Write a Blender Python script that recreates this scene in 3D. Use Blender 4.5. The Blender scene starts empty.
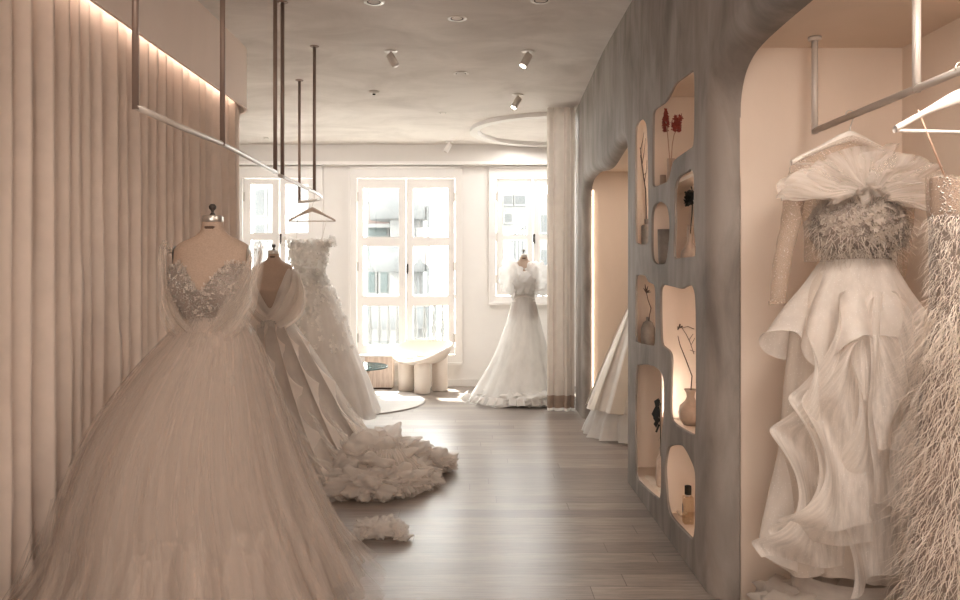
import bpy, bmesh, math, random
from mathutils import Vector, noise
from mathutils.geometry import tessellate_polygon

PI = math.pi; sin = math.sin; cos = math.cos
C = bpy.context.scene.collection
F = 760.0; VX, VY, H = 477.0, 271.0, 1.4       # pinhole of the photograph
FAR = 9.25                                     # window wall

def pt(px, py, Y): return ((px-VX)*Y/F, Y, H-(py-VY)*Y/F)
def on_right(px, py, X=1.0):
    s = X/(px-VX); return (s*F, H-(py-VY)*s)   # (y, z) on a plane of constant X
def ceil_z(y): return 3.155 if y < 6 else 3.155-.0723*(y-6)
def lerp(a, b, t): return a+(b-a)*t
def smooth(t): t = max(0, min(1, t)); return t*t*(3-2*t)
def interp(tab, t):
    """tab rows, first value the key; smooth interpolation in between"""
    if t <= tab[0][0]: return tab[0][1:]
    for a, b in zip(tab, tab[1:]):
        if t <= b[0]:
            k = (t-a[0])/(b[0]-a[0]) if b[0] > a[0] else 0
            return tuple(lerp(p, q, k) for p, q in zip(a[1:], b[1:]))
    return tab[-1][1:]
def crom(tab, t):
    n = len(tab)-1; f = max(0, min(n-1e-6, t*n)); i = int(f); k = f-i
    p0, p1, p2, p3 = tab[max(i-1, 0)], tab[i], tab[i+1], tab[min(i+2, n)]
    return [.5*((2*b)+(c-a)*k+(2*a-5*b+4*c-d)*k*k+(3*b-a-3*c+d)*k**3) for a, b, c, d in zip(p0, p1, p2, p3)]
def nz(x, y, z, s=1.0): return noise.noise(Vector((x*s, y*s, z*s)))

# ------------------------------------------------------------------ mesh builder
class MB:
    def __init__(s): s.v = []; s.f = []; s.uv = []
    def add(s, vs, fs, uvs=None):
        o = len(s.v); s.v += [tuple(p) for p in vs]
        s.f += [tuple(i+o for i in f) for f in fs]
        s.uv += uvs if uvs else [(0, 0)]*len(vs)
        return s
    def box(s, x0, x1, y0, y1, z0, z1):
        vs = [(x, y, z) for x in (x0, x1) for y in (y0, y1) for z in (z0, z1)]
        return s.add(vs, [(0, 1, 3, 2), (4, 6, 7, 5), (0, 4, 5, 1), (2, 3, 7, 6), (0, 2, 6, 4), (1, 5, 7, 3)])
    def tube(s, path, r, n=10, cap=True):
        P = [Vector(p) for p in path]; vs = []; fs = []
        R = r if isinstance(r, (list, tuple)) else [r]*len(P)
        ref = None
        for i, p in enumerate(P):
            d = (P[min(i+1, len(P)-1)]-P[max(i-1, 0)]).normalized()
            if ref is None: ref = d.orthogonal().normalized()
            ref = (ref-d*ref.dot(d)).normalized(); b = d.cross(ref)
            for k in range(n):
                a = 2*PI*k/n; vs.append(p+(ref*cos(a)+b*sin(a))*R[i])
        for i in range(len(P)-1):
            for k in range(n):
                fs.append((i*n+k, i*n+(k+1) % n, (i+1)*n+(k+1) % n, (i+1)*n+k))
        if cap: fs.append(tuple(range(n))[::-1]); fs.append(tuple((len(P)-1)*n+k for k in range(n)))
        return s.add(vs, fs)
    def lathe(s, prof, c, n=32, sx=1, sy=1, cap=True):
        vs = []; fs = []; m = len(prof)
        for r, z in prof:
            for k in range(n):
                a = 2*PI*k/n; vs.append((c[0]+r*sx*cos(a), c[1]+r*sy*sin(a), c[2]+z))
        for i in range(m-1):
            for k in range(n): fs.append((i*n+k, i*n+(k+1) % n, (i+1)*n+(k+1) % n, (i+1)*n+k))
        if cap and prof[0][0] > 1e-4: fs.append(tuple(range(n))[::-1])
        if cap and prof[-1][0] > 1e-4: fs.append(tuple((m-1)*n+k for k in range(n)))
        return s.add(vs, fs)
    def grid(s, fn, nu, nv, closed=False, uvs=(1, 1)):
        vs = []; uv = []; fs = []
        cu = nu if closed else nu+1
        for j in range(nv+1):
            for i in range(cu):
                vs.append(fn(i/nu, j/nv)); uv.append((i/nu*uvs[0], j/nv*uvs[1]))
        for j in range(nv):
            for i in range(nu):
                a = j*cu+i; b = j*cu+(i+1) % cu; fs.append((a, b, b+cu, a+cu))
        return s.add(vs, fs, uv)
    def ico(s, c, r, sub=1, fn=None, sc=(1, 1, 1)):
        bm = bmesh.new(); bmesh.ops.create_icosphere(bm, subdivisions=sub, radius=1)
        vs = []
        for v in bm.verts:
            k = fn(v.co) if fn else 1
            vs.append((c[0]+v.co.x*r*k*sc[0], c[1]+v.co.y*r*k*sc[1], c[2]+v.co.z*r*k*sc[2]))
        fs = [tuple(v.index for v in f.verts) for f in bm.faces]; bm.free()
        return s.add(vs, fs)
    def poly(s, loops, to3):
        """flat polygon with holes"""
        pts = [p for l in loops for p in l]
        tris = tessellate_polygon([[Vector((p[0], p[1], 0)) for p in l] for l in loops])
        return s.add([to3(p) for p in pts], [tuple(t) for t in tris])
    def build(s, name, mat, parent=None, smooth=True, bevel=0, solid=0, sub=0, weld=False):
        me = bpy.data.meshes.new(name)
        off = Vector(parent.matrix_basis.translation) if parent else Vector((0, 0, 0))
        if parent and parent.parent: off += Vector(parent.parent.matrix_basis.translation)
        me.from_pydata([tuple(Vector(p)-off) for p in s.v], [], s.f)
        ul = me.uv_layers.new(name='UVMap')
        for lp in me.loops: ul.data[lp.index].uv = s.uv[lp.vertex_index]
        bm = bmesh.new(); bm.from_mesh(me)
        if weld: bmesh.ops.remove_doubles(bm, verts=bm.verts, dist=1e-5)
        bmesh.ops.recalc_face_normals(bm, faces=bm.faces)
        bm.to_mesh(me); bm.free()
        me.polygons.foreach_set('use_smooth', [bool(smooth)]*len(me.polygons))
        o = bpy.data.objects.new(name, me); C.objects.link(o)
        if mat: me.materials.append(mat)
        if parent: o.parent = parent
        if solid:
            m = o.modifiers.new('solid', 'SOLIDIFY'); m.thickness = solid; m.offset = 0
        if bevel:
            m = o.modifiers.new('bevel', 'BEVEL'); m.width = bevel; m.segments = 3; m.limit_method = 'ANGLE'
        if sub:
            m = o.modifiers.new('sub', 'SUBSURF'); m.levels = sub; m.render_levels = sub
        if smooth and (bevel or smooth == 'auto'):
            try:
                m = o.modifiers.new('wn', 'WEIGHTED_NORMAL'); m.keep_sharp = True
            except Exception: pass
        return o

def tag(o, label, cat, group=None, kind=None):
    o['label'] = label; o['category'] = cat
    if group: o['group'] = group
    if kind: o['kind'] = kind
    return o
def thing(name, loc, label=None, cat=None, group=None):
    o = bpy.data.objects.new(name, None); C.objects.link(o); o.location = loc; o.empty_display_size = .1
    if label: tag(o, label, cat, group)
    return o
def structure(o): o['kind'] = 'structure'; return o
def dup(o, parent=None):
    c = o.copy(); C.objects.link(c); c.parent = parent
    for ch in list(o.children): dup(ch, c)
    return c

# ------------------------------------------------------------------ materials
def new_mat(name):
    m = bpy.data.materials.new(name); m.use_nodes = True
    nt = m.node_tree; b = nt.nodes['Principled BSDF']; return m, nt, b
def node(nt, t, **kw):
    n = nt.nodes.new(t)
    for k, v in kw.items(): setattr(n, k, v)
    return n
def ramp(nt, fac, stops):
    r = node(nt, 'ShaderNodeValToRGB'); cr = r.color_ramp
    cr.elements[0].position = stops[0][0]; cr.elements[0].color = (*stops[0][1], 1)
    cr.elements[1].position = stops[1][0]; cr.elements[1].color = (*stops[1][1], 1)
    for p, c in stops[2:]: e = cr.elements.new(p); e.color = (*c, 1)
    nt.links.new(fac, r.inputs[0]); return r.outputs[0]
def noise_tex(nt, scale, detail=4, coord='Object', mapping=(1, 1, 1), rough=.55, dist=0):
    tc = node(nt, 'ShaderNodeTexCoord'); mp = node(nt, 'ShaderNodeMapping')
    mp.inputs['Scale'].default_value = mapping
    nt.links.new(tc.outputs[coord], mp.inputs[0])
    n = node(nt, 'ShaderNodeTexNoise'); n.inputs['Scale'].default_value = scale
    n.inputs['Detail'].default_value = detail; n.inputs['Roughness'].default_value = rough
    n.inputs['Distortion'].default_value = dist
    nt.links.new(mp.outputs[0], n.inputs['Vector']); return n.outputs['Fac']
def bump(nt, b, h, strength=.3, dist=.01):
    n = node(nt, 'ShaderNodeBump'); n.inputs['Strength'].default_value = strength; n.inputs['Distance'].default_value = dist
    nt.links.new(h, n.inputs['Height']); nt.links.new(n.outputs[0], b.inputs['Normal'])
def plain(name, col, rough=.5, metal=0, var=.06, scale=12, bmp=0, spec=.5, mapping=(1, 1, 1), coat=0):
    m, nt, b = new_mat(name)
    f = noise_tex(nt, scale, mapping=mapping)
    c0 = tuple(max(0, x*(1-var)) for x in col); c1 = tuple(min(1, x*(1+var)) for x in col)
    nt.links.new(ramp(nt, f, [(.3, c0), (.7, c1)]), b.inputs['Base Color'])
    b.inputs['Roughness'].default_value = rough; b.inputs['Metallic'].default_value = metal
    b.inputs['Specular IOR Level'].default_value = spec
    b.inputs['Coat Weight'].default_value = coat
    if bmp: bump(nt, b, f, bmp)
    return m
def plaster(name, c0, c1, scale, mapping, rough=.75, bmp=.15):
    m, nt, b = new_mat(name)
    f = noise_tex(nt, scale, 7, mapping=mapping, rough=.6, dist=.6)
    f2 = noise_tex(nt, scale*.3, 3, mapping=(1, 1, 1), rough=.5)
    mx = node(nt, 'ShaderNodeMath', operation='MULTIPLY_ADD'); mx.inputs[1].default_value = .6
    m2 = node(nt, 'ShaderNodeMath', operation='MULTIPLY'); m2.inputs[1].default_value = .4
    nt.links.new(f2, m2.inputs[0]); nt.links.new(f, mx.inputs[0]); nt.links.new(m2.outputs[0], mx.inputs[2])
    nt.links.new(ramp(nt, mx.outputs[0], [(.40, c0), (.60, c1)]), b.inputs['Base Color'])
    b.inputs['Roughness'].default_value = rough
    b.inputs['Specular IOR Level'].default_value = .3
    bump(nt, b, f, bmp, .01)
    return m
def emit(name, col, strength):
    m, nt, b = new_mat(name)
    b.inputs['Base Color'].default_value = (.8, .8, .8, 1)
    b.inputs['Emission Color'].default_value = (*col, 1); b.inputs['Emission Strength'].default_value = strength
    return m
def cloth(name, col, transl=.25, rough=.85, weave=180, glitter=0, var=.05):
    m, nt, b = new_mat(name)
    f = noise_tex(nt, 9, 5)
    c0 = tuple(x*(1-var) for x in col); c1 = tuple(min(1, x*(1+var)) for x in col)
    colr = ramp(nt, f, [(.3, c0), (.7, c1)])
    nt.links.new(colr, b.inputs['Base Color'])
    b.inputs['Roughness'].default_value = rough; b.inputs['Specular IOR Level'].default_value = .25
    b.inputs['Sheen Weight'].default_value = .25
    bump(nt, b, noise_tex(nt, weave, 2), .03, .002)
    out = nt.nodes['Material Output']
    t = node(nt, 'ShaderNodeBsdfTranslucent'); nt.links.new(colr, t.inputs[0])
    mx = node(nt, 'ShaderNodeMixShader'); mx.inputs[0].default_value = transl
    nt.links.new(b.outputs[0], mx.inputs[1]); nt.links.new(t.outputs[0], mx.inputs[2])
    last = mx.outputs[0]
    if glitter:
        tc = node(nt, 'ShaderNodeTexCoord'); v = node(nt, 'ShaderNodeTexVoronoi'); v.inputs['Scale'].default_value = glitter
        nt.links.new(tc.outputs['Object'], v.inputs['Vector'])
        lt = node(nt, 'ShaderNodeMath', operation='LESS_THAN'); lt.inputs[1].default_value = .16
        nt.links.new(v.outputs['Distance'], lt.inputs[0])
        g = node(nt, 'ShaderNodeBsdfGlossy'); g.inputs['Roughness'].default_value = .35; g.inputs[0].default_value = (1, .95, .9, 1)
        m3 = node(nt, 'ShaderNodeMixShader'); nt.links.new(lt.outputs[0], m3.inputs[0])
        nt.links.new(last, m3.inputs[1]); nt.links.new(g.outputs[0], m3.inputs[2]); last = m3.outputs[0]
    nt.links.new(last, out.inputs[0])
    return m
def tulle(name, col, a0, a1, mapping=(40, 2, 1), glitter=0, transl=.4):
    """net fabric: partly see-through with thread density that varies along the cloth"""
    m, nt, b = new_mat(name); nt.nodes.remove(b); out = nt.nodes['Material Output']
    f = noise_tex(nt, 1, 4, 'UV', mapping, .6)
    d = node(nt, 'ShaderNodeBsdfDiffuse'); d.inputs[0].default_value = (*col, 1)
    t = node(nt, 'ShaderNodeBsdfTranslucent'); t.inputs[0].default_value = (*col, 1)
    mx = node(nt, 'ShaderNodeMixShader'); mx.inputs[0].default_value = transl
    nt.links.new(d.outputs[0], mx.inputs[1]); nt.links.new(t.outputs[0], mx.inputs[2])
    tr = node(nt, 'ShaderNodeBsdfTransparent')
    r = node(nt, 'ShaderNodeMapRange'); r.inputs[1].default_value = .3; r.inputs[2].default_value = .7
    r.inputs[3].default_value = a0; r.inputs[4].default_value = a1
    nt.links.new(f, r.inputs[0]); fac = r.outputs[0]; body = mx.outputs[0]
    if glitter:
        tc = node(nt, 'ShaderNodeTexCoord'); v = node(nt, 'ShaderNodeTexVoronoi'); v.inputs['Scale'].default_value = glitter
        nt.links.new(tc.outputs['Object'], v.inputs['Vector'])
        lt = node(nt, 'ShaderNodeMath', operation='LESS_THAN'); lt.inputs[1].default_value = .14
        nt.links.new(v.outputs['Distance'], lt.inputs[0])
        ad = node(nt, 'ShaderNodeMath', operation='ADD', use_clamp=True)
        nt.links.new(fac, ad.inputs[0]); nt.links.new(lt.outputs[0], ad.inputs[1]); fac = ad.outputs[0]
        g = node(nt, 'ShaderNodeBsdfGlossy'); g.inputs['Roughness'].default_value = .4
        m3 = node(nt, 'ShaderNodeMixShader'); nt.links.new(lt.outputs[0], m3.inputs[0])
        nt.links.new(body, m3.inputs[1]); nt.links.new(g.outputs[0], m3.inputs[2]); body = m3.outputs[0]
    m2 = node(nt, 'ShaderNodeMixShader'); nt.links.new(fac, m2.inputs[0])
    nt.links.new(tr.outputs[0], m2.inputs[1]); nt.links.new(body, m2.inputs[2])
    nt.links.new(m2.outputs[0], out.inputs[0])
    return m
def floor_mat():
    m, nt, b = new_mat('oak_floor')
    tc = node(nt, 'ShaderNodeTexCoord'); mp = node(nt, 'ShaderNodeMapping')
    nt.links.new(tc.outputs['Object'], mp.inputs[0])
    sp = node(nt, 'ShaderNodeSeparateXYZ'); nt.links.new(mp.outputs[0], sp.inputs[0])
    def mth(op, a, b=None):
        n = node(nt, 'ShaderNodeMath', operation=op)
        for i_, q in enumerate((a, b)):
            if q is None: continue
            if isinstance(q, (int, float)): n.inputs[i_].default_value = q
            else: nt.links.new(q, n.inputs[i_])
        return n.outputs[0]
    row = mth('FLOOR', mth('DIVIDE', sp.outputs[1], .135))
    rn = mth('FRACT', mth('MULTIPLY', mth('SINE', mth('MULTIPLY', row, 12.9898)), 437.585))
    cb = node(nt, 'ShaderNodeCombineXYZ'); nt.links.new(mth('ADD', sp.outputs[0], mth('MULTIPLY', rn, 1.9)), cb.inputs[0]); nt.links.new(sp.outputs[1], cb.inputs[1])
    br = node(nt, 'ShaderNodeTexBrick'); nt.links.new(cb.outputs[0], br.inputs['Vector'])
    br.offset = 0; br.inputs['Scale'].default_value = 1; br.inputs['Brick Width'].default_value = 1.9
    br.inputs['Row Height'].default_value = .135; br.inputs['Mortar Size'].default_value = .0022
    br.inputs['Mortar Smooth'].default_value = .3
    br.inputs['Color1'].default_value = (.145, .118, .10, 1); br.inputs['Color2'].default_value = (.27, .23, .20, 1)
    br.inputs['Mortar'].default_value = (.07, .045, .035, 1); br.inputs['Bias'].default_value = 0
    g = noise_tex(nt, 3.2, 9, mapping=(1.3, 16, 1), rough=.65, dist=.6)
    gc = ramp(nt, g, [(.3, (.55, .52, .5)), (.68, (1.3, 1.28, 1.26))])
    mx = node(nt, 'ShaderNodeMix', data_type='RGBA', blend_type='MULTIPLY'); mx.inputs[0].default_value = 1
    nt.links.new(br.outputs['Color'], mx.inputs[6]); nt.links.new(gc, mx.inputs[7])
    nt.links.new(mx.outputs[2], b.inputs['Base Color'])
    rr = node(nt, 'ShaderNodeMapRange'); rr.inputs[3].default_value = .3; rr.inputs[4].default_value = .5
    nt.links.new(g, rr.inputs[0]); nt.links.new(rr.outputs[0], b.inputs['Roughness'])
    b.inputs['Specular IOR Level'].default_value = .6
    b.inputs['Coat Weight'].default_value = .3; b.inputs['Coat Roughness'].default_value = .3
    ad = node(nt, 'ShaderNodeMath', operation='MULTIPLY_ADD'); ad.inputs[1].default_value = -.8
    nt.links.new(br.outputs['Fac'], ad.inputs[0]); nt.links.new(g, ad.inputs[2])
    bump(nt, b, ad.outputs[0], .22, .006)
    return m
def glass_mat(name, tint=(.97, .99, .98), refl=.07):
    m, nt, b = new_mat(name); nt.nodes.remove(b); out = nt.nodes['Material Output']
    tr = node(nt, 'ShaderNodeBsdfTransparent'); tr.inputs[0].default_value = (*tint, 1)
    g = node(nt, 'ShaderNodeBsdfGlossy'); g.inputs['Roughness'].default_value = .02
    mx = node(nt, 'ShaderNodeMixShader'); mx.inputs[0].default_value = refl
    nt.links.new(tr.outputs[0], mx.inputs[1]); nt.links.new(g.outputs[0], mx.inputs[2])
    nt.links.new(mx.outputs[0], out.inputs[0]); return m
def wood_mat(name, c0, c1, mapping=(18, 18, 1.5)):
    m, nt, b = new_mat(name)
    f = noise_tex(nt, 1.6, 8, mapping=mapping, rough=.6, dist=1.2)
    nt.links.new(ramp(nt, f, [(.35, c0), (.65, c1)]), b.inputs['Base Color'])
    b.inputs['Roughness'].default_value = .5; bump(nt, b, f, .1, .004); return m

M = dict(
    floor=floor_mat(),
    ceil=plaster('limewash_ceiling', (.55, .50, .46), (.71, .66, .615), 1.5, (1, 1.6, 1), .85, .12),
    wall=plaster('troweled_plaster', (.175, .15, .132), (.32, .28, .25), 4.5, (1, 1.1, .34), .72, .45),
    niche=plaster('niche_plaster', (.66, .55, .455), (.73, .61, .51), 1.6, (1, 1, .4), .7, .04),
    white=plain('white_painted_wall', (.81, .785, .755), .6, var=.02, scale=3),
    frame=plain('window_paint', (.84, .815, .785), .4, var=.015, scale=6),
    beam=plain('beam_paint', (.70, .67, .635), .7, var=.02, scale=4),
    bulk=plaster('pink_limewash', (.70, .585, .51), (.76, .64, .565), 1.1, (1, 1, .7), .8, .05),
    drape=cloth('blush_drape', (.70, .585, .505), .12, .9, 220),
    drape2=cloth('linen_curtain', (.62, .555, .49), .2, .9, 220),
    hem=cloth('taupe_hem', (.34, .255, .20), .1),
    bronze=plain('brown_metal_rod', (.26, .19, .155), .38, .4, .05),
    rail=plain('white_lacquer_rail', (.56, .50, .45), .3, .1, .03),
    steel=plain('brushed_steel', (.55, .52, .48), .3, .9, .08, 30),
    dark=plain('dark_iron', (.05, .04, .035), .45, .5),
    form=plain('linen_dress_form', (.38, .28, .215), .85, 0, .12, 160, .15),
    ivory=cloth('ivory_organza', (.72, .645, .58), .35),
    ivory_in=cloth('ivory_lining', (.53, .45, .39), .25),
    white_c=cloth('white_organza', (.86, .84, .81), .45),
    petal=cloth('beige_petal', (.52, .45, .385), .3),
    satin=cloth('champagne_satin', (.66, .59, .50), .15, .4),
    satin_w=cloth('pale_satin', (.80, .75, .69), .15, .4),
    tulle1=tulle('ivory_tulle', (.66, .57, .505), .26, .46, (60, 1.6, 1)),
    tulle5=tulle('collar_tulle', (.80, .73, .665), .22, .5, (9, 1.5, 1)),
    tulle1s=tulle('swag_tulle', (.74, .65, .57), .2, .42, (3, 26, 1)),
    tulle1b=tulle('ivory_tulle_loose', (.70, .61, .54), .08, .32, (90, 2.5, 1)),
    tulle2=tulle('soft_white_organza', (.78, .715, .655), .42, .68, (5, 3, 1)),
    tulle4=tulle('bright_white_tulle', (.90, .885, .865), .55, .9, (7, 2, 1)),
    spark=tulle('sparkly_tulle', (.84, .78, .72), .55, .85, (14, 2, 1), 130),
    spark_in=tulle('sparkly_under_tulle', (.76, .68, .60), .6, .85, (14, 2, 1), 130),
    nude=tulle('nude_mesh', (.60, .475, .38), .3, .45, (30, 30, 1), 110),
    lace=cloth('beaded_lace', (.30, .245, .21), .1, .5, 90, 160, .25),
    bead=plain('silver_beads', (.60, .54, .48), .25, .6, .2, 60),
    belt=plain('grey_beaded_band', (.27, .22, .18), .4, .5, .3, 150, .3),
    feather=cloth('ivory_feather', (.78, .70, .62), .45, .9),
    hanger=plain('white_hanger_lacquer', (.66, .61, .56), .35, 0, .02),
    hanger_b=plain('beige_hanger', (.56, .46, .385), .45, 0, .04),
    led=emit('warm_led', (1, .80, .62), 10),
    led_shelf=emit('shelf_led', (1, .86, .74), 75),
    led_cove=emit('cove_led', (1, .86, .74), 17),
    lamp=emit('spot_lens', (1, .90, .78), 25),
    fix=plain('fixture_metal', (.62, .57, .52), .4, .3, .03),
    fixdark=plain('downlight_baffle', (.012, .01, .01), .95, spec=0),
    chair=plain('cream_fibreglass', (.76, .68, .61), .35, 0, .02, 5),
    glass=glass_mat('clear_glass'),
    tglass=glass_mat('green_table_glass', (.42, .56, .55), .3),
    tedge=plain('glass_edge', (.07, .13, .13), .15, 0, .05),
    wood=wood_mat('walnut', (.20, .10, .055), (.33, .18, .10)),
    pwood=wood_mat('pale_grained_wood', (.56, .43, .35), (.78, .66, .57)),
    rug=plain('grey_rug', (.50, .475, .45), .95, 0, .04, 80, .2),
    rugedge=plain('rug_binding', (.42, .385, .36), .9),
    vgrey=plain('grey_stoneware', (.20, .175, .155), .7, 0, .12, 40),
    vbeige=plain('beige_stoneware', (.42, .33, .27), .65, 0, .12, 40, .1),
    vtan=plain('tan_pottery', (.33, .245, .19), .6, 0, .15, 25, .1),
    twig=plain('dry_twig', (.085, .05, .035), .8),
    redf=plain('red_bloom', (.26, .045, .03), .8, 0, .3, 60),
    stem=plain('pale_stem', (.42, .27, .19), .6),
    blackl=plain('black_leaf', (.02, .018, .015), .9, spec=.1),
    paper=plain('cream_card', (.72, .64, .55), .8),
    amber=glass_mat('perfume_glass', (.93, .86, .76), .12),
    o_wall=plain('pale_facade', (.078, .079, .078), .9, 0, .02, 1),
    o_pink=plain('pink_facade', (.060, .043, .038), .9, 0, .05, 2),
    o_grey=plain('grey_balcony', (.026, .028, .029), .8, 0, .03, 1),
    o_teal=plain('teal_glazing', (.010, .020, .020), .6, 0, .2, 2),
    o_dark=plain('dark_glazing', (.011, .013, .014), .6, 0, .3, 2),
    o_pave=plain('terrace_paving', (.5, .49, .47), .9, 0, .04, 2),
)

# ================================================================== ROOM SHELL
def S(mb, name, mat, parent=None, **kw):
    o = mb.build(name, M[mat], parent, **kw)
    if parent is None: structure(o)
    return o
XL, XR, YB = -4.2, 2.9, -1.3
S(MB().box(XL, XR, YB, FAR+.2, -.12, 0), 'floor', 'floor', smooth=False)
cm = MB()
def cfn(u, v):
    y = lerp(YB, FAR+.2, v); return (lerp(XL, XR, u), y, ceil_z(y))
cm.grid(cfn, 4, 60); S(cm, 'ceiling', 'ceil', solid=.02)

# window wall with three openings
def wx(px): return (px-VX)*FAR/F
def wz(py): return H-(py-VY)*FAR/F
WIN = [  # casement x0, split, x1, top, bottom; pane rows; trim x0,x1,top,bottom ; pane columns
    dict(x=(243, 279, 315), z=(178, 355), rows=[(184, 233), (240, 290), (299, 344)], cols=[(250, 272), (285, 308)], trim=(236, 322, 168, 362)),
    dict(x=(357, 406, 455), z=(178, 355), rows=[(188, 237), (246, 296), (306, 345)], cols=[(363, 399), (413, 448)], trim=(350, 461, 168, 362)),
    dict(x=(496, 533, 570), z=(178, 296), rows=[(185, 235), (240, 288)], cols=[(503, 527), (540, 564)], trim=(490, 577, 168, 302)),
]
loops = [[(XL, 0), (XR, 0), (XR, 3.1), (XL, 3.1)]]
for w in WIN:
    x0, x1 = wx(w['x'][0]), wx(w['x'][2]); z1, z0 = wz(w['z'][0]), wz(w['z'][1]); w['b'] = (x0, x1, z0, z1)
    loops.append([(x0, z0), (x0, z1), (x1, z1), (x1, z0)])
fw = MB()
fw.poly(loops, lambda p: (p[0], FAR, p[1])); fw.poly(loops, lambda p: (p[0], FAR+.18, p[1]))
for w in WIN:
    x0, x1, z0, z1 = w['b']
    for a, b in (((x0, z0), (x0, z1)), ((x0, z1), (x1, z1)), ((x1, z1), (x1, z0)), ((x1, z0), (x0, z0))):
        fw.add([(a[0], FAR, a[1]), (b[0], FAR, b[1]), (b[0], FAR+.18, b[1]), (a[0], FAR+.18, a[1])], [(0, 1, 2, 3)])
S(fw, 'wall_far', 'white', smooth=False)
for i, w in enumerate(WIN):
    x0, x1, z0, z1 = w['b']
    root = thing('window_%d' % (i+1), ((x0+x1)/2, FAR, z0)); structure(root)
    tx0, tx1, tz1, tz0 = wx(w['trim'][0]), wx(w['trim'][1]), wz(w['trim'][2]), wz(w['trim'][3])
    t = MB()
    for a, b, c, d in ((tx0, x0, tz0, tz1), (x1, tx1, tz0, tz1), (x0, x1, z1, tz1), (x0, x1, tz0, z0)):
        t.box(a, b, FAR-.028, FAR-.002, c, d)
    for a, b, c, d in ((tx0-.015, tx0+.012, tz0, tz1), (tx1-.012, tx1+.015, tz0, tz1), (tx0-.015, tx1+.015, tz1-.012, tz1+.015)):
        t.box(a, b, FAR-.045, FAR-.002, c, d)
    t.box(tx0-.02, tx1+.02, FAR-.06, FAR-.002, tz0-.03, tz0)
    t.build('window_frame', M['frame'], root, smooth=False)
    xs = [wx(v) for v in w['x']]
    for s in (0, 1):
        a, b = xs[s]+.006, xs[s+1]-.006; c0, c1 = wx(w['cols'][s][0]), wx(w['cols'][s][1])
        cs = MB(); Y0, Y1 = FAR+.02, FAR+.065
        zt, zb = z1-.008, z0+.006
        rows = [(wz(p), wz(q)) for p, q in w['rows']]
        cs.box(a, c0, Y0, Y1, zb, zt); cs.box(c1, b, Y0, Y1, zb, zt)
        prev = zt
        for (rt, rb) in rows: cs.box(c0, c1, Y0, Y1, rt, prev); prev = rb
        cs.box(c0, c1, Y0, Y1, zb, prev)
        cas = cs.build('casement', M['frame'], root, smooth=False)
        for (rt, rb) in rows:
            MB().box(c0-.004, c1+.004, FAR+.04, FAR+.045, rb-.004, rt+.004).build('pane', M['glass'], cas, smooth=False)
        hx = xs[0]+.004 if s == 0 else xs[2]-.004
        for hz in (zt-.22, lerp(zt, zb, .5), zb+.2):
            MB().box(hx-.012, hx+.012, FAR+.004, FAR+.019, hz-.055, hz+.055).build('hinge', M['steel'], cas, smooth=False)
        if s == 1:
            k = MB(); hz = wz(268 if i == 1 else 238)
            k.box(a-.004, a+.022, FAR+.008, FAR+.019, hz-.05, hz+.05); k.tube([(a+.01, FAR-.01, hz+.02), (a+.012, FAR-.02, hz-.07)], .009)
            k.build('window_handle', M['dark'], cas)

bz = wz(163)
S(MB().box(XL, XR, FAR-.12, FAR, bz, 3.02), 'trim_1', 'beam', smooth=False)
S(MB().box(XL, XR, FAR-.15, FAR, bz-.035, bz), 'trim_2', 'frame', smooth=False)
S(MB().box(XL, XR, FAR-.03, FAR-.001, 0, .085), 'baseboard_far', 'frame', smooth=False)
S(MB().box(XL-.1, XL, YB, FAR+.18, 0, 3.2), 'wall_left', 'white', smooth=False)
S(MB().box(XL, XR, YB-.1, YB, 0, 3.2), 'wall_back', 'bulk', smooth=False)
S(MB().box(XR, XR+.1, YB, FAR+.18, 0, 3.2), 'wall_outer', 'white', smooth=False)

# curtained fitting room: lime-washed bulkhead that rounds a corner
BX, BYC, BR, BZ = -1.80, 5.88, .45, 2.67
def bulk_path(off, t):
    """path along the drape line, off = distance behind the bulkhead face; t in metres"""
    L1 = BYC-YB; r = BR-off; L2 = r*PI/2
    if t < L1: return (BX-off, YB+t, (1, 0))
    if t < L1+L2:
        a = (t-L1)/r; return (BX-BR+r*cos(a), BYC+r*sin(a), (cos(a), sin(a)))
    return (BX-BR-(t-L1-L2), BYC+r, (0, 1))
TL = BYC-YB+BR*PI/2+1.9
bk = MB()
bk.grid(lambda u, v: (lambda p: (p[0], p[1], lerp(BZ, 3.16, v)))(bulk_path(0, u*TL)), 160, 1)
bk.grid(lambda u, v: (lambda p: (p[0], p[1], BZ))(bulk_path(v*.02, u*TL)), 160, 1)
bk.grid(lambda u, v: (lambda p: (p[0], p[1], lerp(BZ, 2.80, v)))(bulk_path(.02, u*TL)), 160, 1)
bk.grid(lambda u, v: (lambda p: (p[0], p[1], 2.80))(bulk_path(lerp(.02, .22, v), u*TL)), 160, 1)
bk.grid(lambda u, v: (lambda p: (p[0], p[1], lerp(2.80, 0, v)))(bulk_path(.22, u*TL)), 160, 1)
S(bk, 'trim_3', 'bulk')
S(MB().grid(lambda u, v: (lambda p: (p[0], p[1], 2.715+v*.022))(bulk_path(.022+.001, .2+u*(BYC-YB-.3))), 160, 1), 'trim_4', 'led_cove')

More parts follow.
